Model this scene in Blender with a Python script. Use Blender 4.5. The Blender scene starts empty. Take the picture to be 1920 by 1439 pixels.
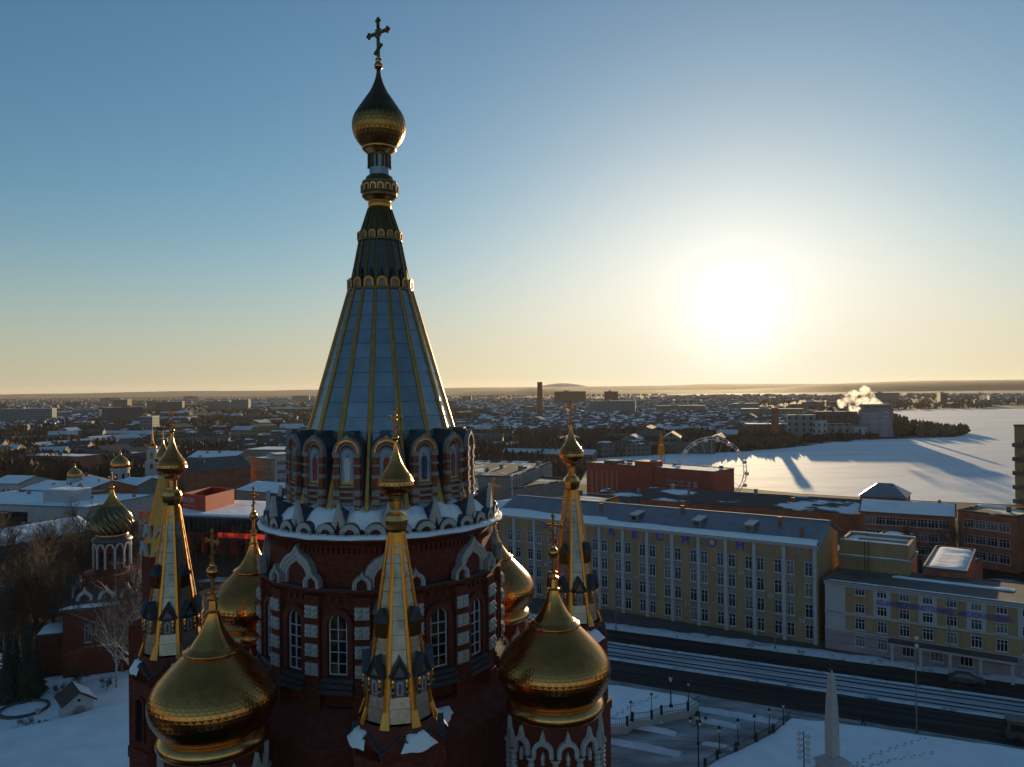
import bpy, bmesh, math, random
from mathutils import Vector, Matrix, noise
R = math.radians
scn = bpy.context.scene
COL = scn.collection
# ------------------------------------------------------------------ camera, sky, sun, exposure
F_PX, W_PX, H_PX = 1461.0, 1920.0, 1439.0
CAM_Z = 43.0
cam_d = bpy.data.cameras.new('camera'); cam = bpy.data.objects.new('camera', cam_d); COL.objects.link(cam)
cam_d.sensor_width = 36.0; cam_d.lens = 36.0 * F_PX / W_PX
cam_d.clip_start = 0.5; cam_d.clip_end = 60000
PITCH, ROLL = R(0.36), R(-0.6)
CAM_M = Matrix.Rotation(R(90) + PITCH, 4, 'X') @ Matrix.Rotation(ROLL, 4, 'Z')
CAM_M.translation = (0, 0, CAM_Z)
cam.matrix_world = CAM_M
scn.camera = cam
SUN_AZ, SUN_EL = R(16.2), R(5.1)          # to the right of straight ahead (+Y), above the horizon
HAZE = 2.4e-5
SKY_STRENGTH, SKY_LIFT = 0.13, 0.022
world = bpy.data.worlds.new('World'); scn.world = world; world.use_nodes = True
wt = world.node_tree; wn = wt.nodes; wl = wt.links; wn.clear()
sky = wn.new('ShaderNodeTexSky'); sky.sky_type = 'NISHITA'; sky.sun_disc = False
sky.sun_elevation = SUN_EL; sky.sun_rotation = SUN_AZ
sky.altitude = 150; sky.air_density = 1.0; sky.dust_density = 0.5; sky.ozone_density = 3.2
# low winter haze: the sky's lowest degrees take the paler tone of the air just above them, bright tones roll off softly
SUN_DIR = Vector((math.sin(SUN_AZ) * math.cos(SUN_EL), math.cos(SUN_AZ) * math.cos(SUN_EL), math.sin(SUN_EL)))
def wmath(op, a, b=None, c=None):
    n = wn.new('ShaderNodeMath'); n.operation = op
    for i, v in enumerate((a, b, c)):
        if v is None: continue
        if isinstance(v, (int, float)): n.inputs[i].default_value = v
        else: wl.new(v, n.inputs[i])
    return n.outputs[0]
tc = wn.new('ShaderNodeTexCoord')
sp = wn.new('ShaderNodeSeparateXYZ'); wl.new(tc.outputs['Generated'], sp.inputs[0])
zz = wmath('SQRT', wmath('MULTIPLY_ADD', sp.outputs[2], sp.outputs[2], SKY_LIFT ** 2))
cb = wn.new('ShaderNodeCombineXYZ'); wl.new(sp.outputs[0], cb.inputs[0]); wl.new(sp.outputs[1], cb.inputs[1]); wl.new(zz, cb.inputs[2])
nv = wn.new('ShaderNodeVectorMath'); nv.operation = 'NORMALIZE'; wl.new(cb.outputs[0], nv.inputs[0])
wl.new(nv.outputs[0], sky.inputs['Vector'])
# the sun's own aureole in the haze
dt = wn.new('ShaderNodeVectorMath'); dt.operation = 'DOT_PRODUCT'; dt.inputs[1].default_value = SUN_DIR
wl.new(tc.outputs['Generated'], dt.inputs[0])
ang = wmath('ARCCOSINE', wmath('MINIMUM', dt.outputs['Value'], 1.0))
def lobe(width, power, gain):
    t = wmath('POWER', wmath('DIVIDE', ang, R(width)), power)
    return wmath('MULTIPLY', wmath('EXPONENT', wmath('MULTIPLY', t, -1.0)), gain)
glow = wmath('ADD', lobe(3.5, 1.5, 2.4), lobe(14.0, 1.6, 0.55))
sc_ = wn.new('ShaderNodeSeparateColor'); wl.new(sky.outputs[0], sc_.inputs[0])
cc_ = wn.new('ShaderNodeCombineColor')
hb = wmath('DIVIDE', sp.outputs[2], 0.12)                      # even pale haze low round the whole horizon
hband = wmath('MULTIPLY', wmath('EXPONENT', wmath('MULTIPLY', wmath('MULTIPLY', hb, hb), -1.0)), 0.58)
for ch, (tint, hcol) in enumerate(((1.0, 0.45), (0.97, 0.39), (0.93, 0.325))):
    c = wmath('MULTIPLY', sc_.outputs[ch], SKY_STRENGTH * (1.04, 1.09, 1.02)[ch])
    c = wmath('DIVIDE', c, wmath('SQRT', wmath('MULTIPLY_ADD', c, c, 1.0)))
    c = wmath('ADD', c, wmath('MULTIPLY', hband, wmath('SUBTRACT', hcol, c)))
    c = wmath('MULTIPLY', c, 1.0 / SKY_STRENGTH)
    wl.new(wmath('ADD', c, wmath('MULTIPLY', glow, tint)), cc_.inputs[ch])
bg = wn.new('ShaderNodeBackground'); bg.inputs['Strength'].default_value = SKY_STRENGTH
out = wn.new('ShaderNodeOutputWorld')
wl.new(cc_.outputs[0], bg.inputs[0])
wl.new(bg.outputs[0], out.inputs[0])
sun_d = bpy.data.lights.new('sun', 'SUN'); sun = bpy.data.objects.new('sun', sun_d); COL.objects.link(sun)
sun_d.energy = 5.0; sun_d.angle = R(0.5); sun_d.color = (1.0, 0.74, 0.41)
sun.rotation_euler = (-SUN_DIR).to_track_quat('-Z', 'Y').to_euler()
scn.view_settings.view_transform = 'Standard'; scn.view_settings.look = 'None'
scn.view_settings.gamma = 1.0; scn.view_settings.exposure = 0.32
scn.cycles.use_denoising = True; scn.cycles.volume_bounces = 2
# ------------------------------------------------------------------ helpers
rng = random.Random(7)
I4 = Matrix.Identity(4)
T = lambda x, y, z: Matrix.Translation((x, y, z))
RZ = lambda a: Matrix.Rotation(a, 4, 'Z')
RX = lambda a: Matrix.Rotation(a, 4, 'X')
RY = lambda a: Matrix.Rotation(a, 4, 'Y')
CAM_R = CAM_M.to_3x3()
def ray(px, py):
    return CAM_R @ Vector((px - W_PX / 2, -(py - H_PX / 2), -F_PX))
def G(px, py, z=0.0):                       # the ground point seen at a pixel
    d = ray(px, py); t = (z - CAM_Z) / d.z
    return Vector((d.x * t, d.y * t, z))
def Pd(px, py, y):                          # the point seen at a pixel at a given distance
    d = ray(px, py); t = y / d.y
    return Vector((d.x * t, y, CAM_Z + d.z * t))

class MB:
    def __init__(s, M=None):
        s.v, s.f, s.m, s.sm = [], [], [], []; s.M = M or I4; s.mi = 0; s.smooth = False
    def add(s, vs, fs):
        o = len(s.v); M = s.M
        s.v.extend([tuple(M @ Vector(p)) for p in vs])
        for f in fs:
            s.f.append(tuple(i + o for i in f)); s.m.append(s.mi); s.sm.append(s.smooth)
        return s
    def box(s, x0, x1, y0, y1, z0, z1):
        return s.add([(x0, y0, z0), (x1, y0, z0), (x1, y1, z0), (x0, y1, z0), (x0, y0, z1), (x1, y0, z1), (x1, y1, z1), (x0, y1, z1)],
                     [(0, 3, 2, 1), (4, 5, 6, 7), (0, 1, 5, 4), (1, 2, 6, 5), (2, 3, 7, 6), (3, 0, 4, 7)])
    def loft(s, rings, cap0=True, cap1=True):
        n = len(rings[0]); vs = [p for r in rings for p in r]; fs = []
        for k in range(len(rings) - 1):
            for i in range(n):
                j = (i + 1) % n
                fs.append((k * n + i, k * n + j, (k + 1) * n + j, (k + 1) * n + i))
        if cap0: fs.append(tuple(range(n - 1, -1, -1)))
        if cap1: fs.append(tuple((len(rings) - 1) * n + i for i in range(n)))
        return s.add(vs, fs)
    def prism(s, poly, z0, z1, top=None):
        return s.loft([[(x, y, z0) for x, y in poly], [(x, y, z1) for x, y in (top or poly)]])
    def plate(s, poly, y0, y1):             # outline in x,z, thickness along y (y0 in front)
        return s.loft([[(x, y0, z) for x, z in poly], [(x, y1, z) for x, z in poly]])
    def band(s, outer, inner, y0, y1, closed=False):   # a moulding between two outlines (open at its feet unless closed)
        n = len(outer); vs = []; fs = []
        for pts, y in ((outer, y0), (inner, y0), (outer, y1), (inner, y1)):
            vs += [(x, y, z) for x, z in pts]
        for i in range(n if closed else n - 1):
            j = (i + 1) % n
            fs += [(i, j, n + j, n + i), (2 * n + i, 3 * n + i, 3 * n + j, 2 * n + j), (i, 2 * n + i, 2 * n + j, j), (n + i, n + j, 3 * n + j, 3 * n + i)]
        if not closed:
            fs += [(0, n, 3 * n, 2 * n), (n - 1, 3 * n - 1, 4 * n - 1, 2 * n - 1)]
        return s.add(vs, fs)
    def lathe(s, prof, n=32, ph=0.0, cap0=False, cap1=False):
        rings = [[(r * math.cos(ph + 2 * math.pi * i / n), r * math.sin(ph + 2 * math.pi * i / n), z) for i in range(n)] for r, z in prof]
        return s.loft(rings, cap0, cap1)
    def tube(s, pts, rad, n=6, caps=True):
        pts = [Vector(p) for p in pts]
        if not hasattr(rad, '__len__'): rad = [rad] * len(pts)
        rings = []
        for i, p in enumerate(pts):
            d = (pts[min(i + 1, len(pts) - 1)] - pts[max(i - 1, 0)])
            d = d.normalized() if d.length > 1e-9 else Vector((0, 0, 1))
            a = d.cross(Vector((0, 0, 1)) if abs(d.z) < 0.9 else Vector((1, 0, 0))).normalized(); b = d.cross(a)
            rings.append([tuple(p + (a * math.cos(2 * math.pi * k / n) + b * math.sin(2 * math.pi * k / n)) * rad[i]) for k in range(n)])
        return s.loft(rings, caps, caps)
    def ball(s, c, r, n=12, sz=1.0):
        m = max(4, n // 2)
        prof = [(r * math.sin(math.pi * i / m), -r * sz * math.cos(math.pi * i / m)) for i in range(m + 1)]
        prof[0] = (r * 0.02, prof[0][1]); prof[-1] = (r * 0.02, prof[-1][1])
        M = s.M; s.M = M @ T(*c); s.lathe(prof, n, 0, True, True); s.M = M
        return s
    def mesh(s, name, mats):
        me = bpy.data.meshes.new(name); me.from_pydata(s.v, [], s.f)
        for m in (mats if isinstance(mats, (list, tuple)) else [mats]): me.materials.append(m)
        if any(s.m): me.polygons.foreach_set('material_index', s.m)
        me.polygons.foreach_set('use_smooth', s.sm)
        bm = bmesh.new(); bm.from_mesh(me); bmesh.ops.recalc_face_normals(bm, faces=bm.faces); bm.to_mesh(me); bm.free()
        return me
    def build(s, name, mats, parent=None, M=None):
        return put(name, s.mesh(name, mats), parent, M)

def put(name, me, parent=None, M=None):
    o = bpy.data.objects.new(name, me); COL.objects.link(o)
    if parent: o.parent = parent
    if M is not None: o.matrix_local = M
    return o
def thing(name, label, cat, M=None, group=None):
    o = bpy.data.objects.new(name, None); COL.objects.link(o)
    if M is not None: o.matrix_local = M
    o['label'] = label; o['category'] = cat
    if group: o['group'] = group
    return o
def tag(o, label, cat, group=None):
    o['label'] = label; o['category'] = cat
    if group: o['group'] = group
    return o
def struct(o, label=None):
    o['kind'] = 'structure'
    if label: o['label'] = label
    return o
def stuff(o, label=None, cat=None):
    o['kind'] = 'stuff'
    if label: o['label'] = label
    if cat: o['category'] = cat
    return o
def copy_tree(o, parent=None):
    c = o.copy(); COL.objects.link(c); c.parent = parent
    for ch in list(o.children): copy_tree(ch, c)
    return c
def smooth_profile(pts, k=4):                # Catmull-Rom through (r, z) points
    out = []
    for i in range(len(pts) - 1):
        p0, p1, p2, p3 = pts[max(i - 1, 0)], pts[i], pts[i + 1], pts[min(i + 2, len(pts) - 1)]
        for j in range(k):
            t = j / k
            out.append(tuple(0.5 * (2 * p1[a] + (p2[a] - p0[a]) * t + (2 * p0[a] - 5 * p1[a] + 4 * p2[a] - p3[a]) * t * t + (3 * p1[a] - p0[a] - 3 * p2[a] + p3[a]) * t ** 3) for a in (0, 1)))
    out.append(tuple(pts[-1]))
    return out
def arch(w, h, n=10, point=0.0, x=0.0, z=0.0):   # outline left foot -> crown -> right foot, a round arch, ogee tip if point
    r = w / 2; sp = h - r; pts = [(x - r, z)]
    for i in range(n + 1):
        a = math.pi - math.pi * i / n
        px, pz = r * math.cos(a), sp + r * math.sin(a)
        if point:
            pz += point * max(0, 1 - abs(px) / (0.15 * w)) ** 1.6
        pts.append((x + px, z + pz))
    pts.append((x + r, z))
    return pts

# ------------------------------------------------------------------ materials
RANDOM_TONE = ('tent_enamel', 'turret_sheet', 'plaster_grey', 'curtained_glass', 'roof_sheet')
def mat(name, col, rough=0.7, metal=0.0, var=0.15, scale=3.0, bump=0.0, bscale=20.0, spec=0.4, col2=None, thr=None, detail=4.0, coord='Object', stretch=None):
    m = bpy.data.materials.new(name); m.use_nodes = True
    nt = m.node_tree; b = nt.nodes['Principled BSDF']
    b.inputs['Roughness'].default_value = rough; b.inputs['Metallic'].default_value = metal
    b.inputs['Specular IOR Level'].default_value = spec
    tc = nt.nodes.new('ShaderNodeTexCoord'); vec = tc.outputs[coord]
    if stretch:
        mp = nt.nodes.new('ShaderNodeMapping'); mp.inputs['Scale'].default_value = stretch
        nt.links.new(vec, mp.inputs[0]); vec = mp.outputs[0]
    nz = nt.nodes.new('ShaderNodeTexNoise'); nz.inputs['Scale'].default_value = scale; nz.inputs['Detail'].default_value = detail
    nz.inputs['Roughness'].default_value = 0.6
    nt.links.new(vec, nz.inputs['Vector'])
    cr = nt.nodes.new('ShaderNodeValToRGB')
    c2 = col2 or [c * (1 - var) for c in col]
    c1 = col if col2 else [min(1, c * (1 + var)) for c in col]
    lo, hi = thr or (0.3, 0.7)
    cr.color_ramp.elements[0].position = lo; cr.color_ramp.elements[1].position = hi
    cr.color_ramp.elements[0].color = (*c2, 1); cr.color_ramp.elements[1].color = (*c1, 1)
    nt.links.new(nz.outputs[0], cr.inputs[0]); nt.links.new(cr.outputs[0], b.inputs['Base Color'])
    if bump:
        n2 = nt.nodes.new('ShaderNodeTexNoise'); n2.inputs['Scale'].default_value = bscale; n2.inputs['Detail'].default_value = 5
        nt.links.new(tc.outputs[coord], n2.inputs['Vector'])
        bp = nt.nodes.new('ShaderNodeBump'); bp.inputs['Strength'].default_value = 1.0; bp.inputs['Distance'].default_value = bump
        nt.links.new(n2.outputs[0], bp.inputs['Height']); nt.links.new(bp.outputs[0], b.inputs['Normal'])
    if name in RANDOM_TONE:                       # sheets of one kind differ a little in tone
        oi = nt.nodes.new('ShaderNodeObjectInfo'); mr = nt.nodes.new('ShaderNodeMapRange'); mr.inputs[3].default_value = 0.92; mr.inputs[4].default_value = 1.08
        nt.links.new(oi.outputs['Random'], mr.inputs[0]); vm = nt.nodes.new('ShaderNodeVectorMath'); vm.operation = 'SCALE'; nt.links.new(cr.outputs[0], vm.inputs[0]); nt.links.new(mr.outputs[0], vm.inputs['Scale']); nt.links.new(vm.outputs[0], b.inputs['Base Color'])
    return m
def far_wall(name, wall, dark, wx=3.2, wz=3.0, fx=0.45, fz=0.45):   # far facades: windows too small to build
    m = bpy.data.materials.new(name); m.use_nodes = True; nt = m.node_tree; N, L = nt.nodes, nt.links
    b = N['Principled BSDF']; b.inputs['Roughness'].default_value = 0.8
    tc = N.new('ShaderNodeTexCoord'); s = N.new('ShaderNodeSeparateXYZ'); L.new(tc.outputs['Object'], s.inputs[0])
    def mt(op, a, v):
        n = N.new('ShaderNodeMath'); n.operation = op; L.new(a, n.inputs[0])
        if isinstance(v, float): n.inputs[1].default_value = v
        else: L.new(v, n.inputs[1])
        return n.outputs[0]
    u = mt('LESS_THAN', mt('FRACT', mt('DIVIDE', mt('ADD', s.outputs[0], s.outputs[1]), wx), 0.0), fx)
    v = mt('LESS_THAN', mt('FRACT', mt('DIVIDE', s.outputs[2], wz), 0.0), fz)
    mx = N.new('ShaderNodeMix'); mx.data_type = 'RGBA'; L.new(mt('MULTIPLY', u, v), mx.inputs['Factor'])
    mx.inputs[6].default_value = (*wall, 1); mx.inputs[7].default_value = (*dark, 1)
    L.new(mx.outputs[2], b.inputs['Base Color'])
    return m
SNOW = (0.89, 0.92, 0.95)
M_ = dict(
    brick=mat('brick', (0.145, 0.034, 0.020), 0.85, 0, 0.5, 2.5, 0.03, 18, 0.3, None, None, 6, 'Object', (1, 1, 5)),
    brick_dark=mat('brick_dark', (0.14, 0.032, 0.022), 0.85, 0, 0.3, 2.0),
    dormbrick=mat('dormer_brick', (0.24, 0.065, 0.03), 0.6, 0, 0.35, 4),
    darkred=mat('dark_red_panel', (0.30, 0.055, 0.035), 0.7, 0, 0.2, 0.3),
    stone=mat('dormer_stone', (0.27, 0.245, 0.225), 0.7, 0, 0.25, 4, 0.01, 15),
    ribdark=mat('tent_rib_gilt', (0.40, 0.205, 0.055), 0.36, 1.0, 0.2, 2.0, 0.006, 5),
    glass2=mat('curtained_glass', (0.14, 0.135, 0.13), 0.25, 0, 0.4, 1.5, 0, 20, 0.6),
    glass3=mat('blue_glass', (0.03, 0.045, 0.065), 0.06, 0, 0.3, 0.7, 0, 20, 0.8),
    white=mat('white_trim', (0.46, 0.45, 0.44), 0.75, 0, 0.12, 4, 0.01, 15),
    gold=mat('gold_leaf', (0.60, 0.255, 0.07), 0.2, 1.0, 0.22, 1.6, 0.010, 3.5),
    goldsheet=mat('gold_sheet', (0.60, 0.265, 0.06), 0.30, 1.0, 0.12, 2.0, 0.006, 5),
    copper=mat('copper_gold', (0.72, 0.36, 0.12), 0.24, 1.0, 0.2, 2.0, 0.004, 5),
    bronze=mat('dark_bronze', (0.15, 0.095, 0.04), 0.36, 1.0, 0.25, 3.0, 0.004, 5),
    tent=mat('tent_enamel', (0.25, 0.285, 0.315), 0.28, 0.65, 0.14, 0.9, 0.012, 1.6),
    tentdark=mat('tent_enamel_dark', (0.10, 0.092, 0.085), 0.35, 0.7, 0.15, 1.5, 0.004, 3),
    turret=mat('turret_sheet', (0.33, 0.30, 0.265), 0.25, 0.6, 0.3, 1.6, 0.02, 2.2),
    seam=mat('seam_dark', (0.03, 0.032, 0.036), 0.6),
    slate=mat('roof_metal', (0.075, 0.08, 0.092), 0.45, 0.3, 0.25, 1.5, 0.01, 6),
    snow=mat('snow', SNOW, 0.85, 0, 0.08, 0.35, 0.10, 1.6, 0.2),
    snowcrust=mat('snow_trodden', (0.80, 0.82, 0.86), 0.8, 0, 0.1, 0.5, 0.09, 2.2, 0.2, (0.60, 0.62, 0.66), (0.42, 0.62)),
    glass=mat('dark_glass', (0.012, 0.014, 0.018), 0.08, 0, 0.2, 1.0, 0, 20, 0.6),
    iron=mat('black_iron', (0.02, 0.02, 0.022), 0.5, 0.4),
    steel=mat('grey_steel', (0.20, 0.21, 0.22), 0.5, 0.5),
    icon_blue=mat('icon_sky', (0.30, 0.42, 0.55), 0.5, 0, 0.2, 2),
    icon_red=mat('icon_robe_red', (0.32, 0.05, 0.04), 0.6, 0, 0.3, 5),
    icon_navy=mat('icon_robe_navy', (0.04, 0.06, 0.14), 0.6, 0, 0.3, 5),
    icon_white=mat('icon_robe_white', (0.60, 0.60, 0.62), 0.6, 0, 0.2, 5),
    icon_gold=mat('icon_gold', (0.55, 0.40, 0.12), 0.4, 0.4, 0.2, 4),
    skin=mat('skin', (0.45, 0.28, 0.2), 0.6),
    yellow=mat('plaster_yellow', (0.35, 0.235, 0.125), 0.85, 0, 0.22, 0.5, 0.01, 5, 0.3, None, None, 7, 'Object', (1, 1, .25)),
    plwhite=mat('plaster_white', (0.43, 0.44, 0.46), 0.85, 0, 0.1, 0.4, 0.01, 5),
    plgrey=mat('plaster_grey', (0.25, 0.235, 0.215), 0.85, 0, 0.12, 0.4),
    lilac=mat('plaster_lilac', (0.36, 0.27, 0.30), 0.85, 0, 0.15, 0.4),
    orange=mat('brick_orange', (0.46, 0.19, 0.075), 0.85, 0, 0.25, 0.5, 0.01, 8),
    redbrick=mat('brick_factory', (0.33, 0.115, 0.065), 0.85, 0, 0.3, 0.4, 0.01, 8),
    redclad=mat('red_cladding', (0.46, 0.030, 0.016), 0.5, 0, 0.1, 0.4),
    blue=mat('sign_blue', (0.03, 0.07, 0.55), 0.5, 0, 0.1, 2),
    frame=mat('window_frame', (0.55, 0.56, 0.58), 0.6),
    sheet=mat('roof_sheet', (0.23, 0.245, 0.27), 0.42, 0.45, 0.18, 0.5, 0.01, 3),
    felt=mat('roof_felt', (0.10, 0.095, 0.09), 0.8, 0, 0.3, 0.3, 0.01, 5),
    feltsnow=mat('roof_felt_snow', SNOW, 0.85, 0, 0.1, 0.13, 0.03, 4, 0.2, (0.085, 0.08, 0.078), (0.52, 0.57), 6, 'Object', (.6, 1.5, 1)),
    asphalt=mat('asphalt', (0.060, 0.058, 0.058), 0.75, 0, 0.3, 0.8, 0.006, 12, 0.15, (0.020, 0.019, 0.019), (0.42, 0.66), 5, 'Object', (0.03, 1.1, 1)),
    dirtsnow=mat('dirty_snow', (0.66, 0.68, 0.72), 0.8, 0, 0.1, 0.5, 0.05, 2.2, 0.2, (0.16, 0.15, 0.15), (0.33, 0.47), 7),
    tramsnow=mat('tram_snow', (0.66, 0.68, 0.73), 0.8, 0, 0.1, 0.9, 0.05, 2.2, 0.2, (0.26, 0.27, 0.29), (0.34, 0.62), 6, 'Object', (0.06, 1.2, 1)),
    slush=mat('icy_paving', (0.42, 0.44, 0.45), 0.55, 0, 0.1, 0.22, 0.03, 4, 0.3, (0.13, 0.12, 0.115), (0.36, 0.66), 6.0, 'Object', (0.5, 1.6, 1)),
    farsnow=mat('old_roof_snow', (0.58, 0.60, 0.63), 0.85, 0, 0.2, 0.08),
    granite=mat('granite', (0.42, 0.385, 0.36), 0.6, 0, 0.12, 3.0, 0.005, 20),
    bark=mat('bark', (0.075, 0.055, 0.04), 0.9, 0, 0.3, 3),
    birch=mat('birch_bark', (0.50, 0.47, 0.44), 0.8, 0, 0.1, 2.0, 0, 1, 0.3, (0.10, 0.08, 0.07), (0.40, 0.48), 4, 'Object', (1, 1, 3)),
    twig=mat('twigs', (0.085, 0.055, 0.038), 0.9, 0, 0.3, 0.3),
    birchtwig=mat('birch_twigs', (0.15, 0.09, 0.06), 0.9, 0, 0.3, 0.5),
    needle=mat('spruce_needles', (0.028, 0.040, 0.022), 0.8, 0, 0.4, 0.8),
    brownroof=mat('brown_roof', (0.075, 0.045, 0.035), 0.6, 0, 0.2, 2),
    lamp_glass=mat('lamp_glass', (0.55, 0.52, 0.46), 0.25),
    carpaint=mat('car_paint', (0.10, 0.10, 0.105), 0.3, 0.3),
    rubber=mat('rubber', (0.015, 0.015, 0.015), 0.8),
    coat=mat('dark_coat', (0.015, 0.015, 0.018), 0.9),
    steelyellow=mat('yellow_paint', (0.45, 0.26, 0.02), 0.5),
    whitesteel=mat('white_paint', (0.62, 0.62, 0.62), 0.45),
)
# ------------------------------------------------------------------ the cathedral
CATH_M = T(-8.38, 50.0, 0) @ RZ(R(12))
CATH = thing('cathedral', 'dark red brick cathedral with a tall tented spire and gilded onion domes', 'cathedral', CATH_M)
def radial(phi, r, z=0.0): return RZ(phi) @ T(0, -r, z)      # local x tangential, -y outward
def ngon(n, r, ph=None):
    ph = math.pi / n if ph is None else ph
    return [(r * math.sin(ph + 2 * math.pi * i / n), -r * math.cos(ph + 2 * math.pi * i / n)) for i in range(n)]

def cross_mesh(h, mat_, name='cross'):
    m = MB(); t = h * 0.022; b = h * 0.034
    m.box(-b, b, -t, t, 0, h * 0.93)
    zc = h * 0.64; w = h * 0.30
    m.box(-w, -b, -t, t, zc - b, zc + b); m.box(b, w, -t, t, zc - b, zc + b)
    def trefoil(cx, cz, dx, dz):
        for ax, az in ((dx, dz), (-dz, dx), (dz, -dx)):
            m.ball((cx + ax * h * 0.045, 0, cz + az * h * 0.045), h * 0.042, 8)
    trefoil(-w, zc, -1, 0); trefoil(w, zc, 1, 0); trefoil(0, h * 0.93, 0, 1)
    for sx in (-1, 1):                       # swellings along the arms, small rays between them
        m.ball((sx * w * 0.55, 0, zc), h * 0.046, 8)
        for sz in (-1, 1): m.ball((sx * h * 0.075, 0, zc + sz * h * 0.075), h * 0.026, 6)
    m.ball((0, 0, h * 0.78), h * 0.046, 8); m.ball((0, 0, h * 0.5), h * 0.046, 8)
    M0 = m.M; m.M = M0 @ T(0, 0, h * 0.26) @ RY(R(-40)); m.box(-h * 0.155, h * 0.155, -t * 1.3, t * 1.3, -b * 0.8, b * 0.8); m.M = M0
    m.box(-b * 1.6, b * 1.6, -t * 2, t * 2, 0, h * 0.045)
    return m.mesh(name, mat_)

# ---- lower body
def body():
    m = MB()
    m.prism(ngon(4, 16.2, math.pi / 4), 0, 15.0)
    m.prism(ngon(8, 9.6), 15.0, 24.2)
    w = m.build('lower_wall', M_['brick_dark'], CATH)
    m = MB(); m.prism(ngon(4, 16.6, math.pi / 4), 15.0, 15.4); m.prism(ngon(4, 16.4, math.pi / 4), 15.4, 18.0, ngon(4, 11.0, math.pi / 4))
    m.build('roof', M_['slate'], w)
    m = MB(); m.prism(ngon(8, 9.95), 24.2, 24.5); m.prism(ngon(8, 9.75), 24.5, 25.6, ngon(8, 7.6)); m.build('ledge_roof', M_['brick_dark'], CATH)
    for k, (a, f) in enumerate(((R(17), 0.35), (R(66), 0.4))):
        m = MB(); m.smooth = True
        rows = [[((-1.2 + 2.4 * i / 10) * (1 - .25 * (j / 4) * (1 + noise.noise((i * .7, j, 2)))), -9.0 + 0.95 * j / 4 + .2 * noise.noise((i * .6, 1, k)), 24.62 + 0.80 * j / 4 + f * math.sin(math.pi * i / 10) * math.sin(math.pi * j / 4) ** 0.6 * (0.8 + 0.3 * noise.noise((i * .4, j * .5, k)))) for i in range(11)] for j in range(5)]
        vs = [p for r_ in rows for p in r_]
        m.add(vs, [(j * 11 + i, j * 11 + i + 1, j * 11 + i + 12, j * 11 + i + 11) for j in range(4) for i in range(10)])
        m.build('snow_drift', M_['snow'], CATH, RZ(a))
body()

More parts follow.
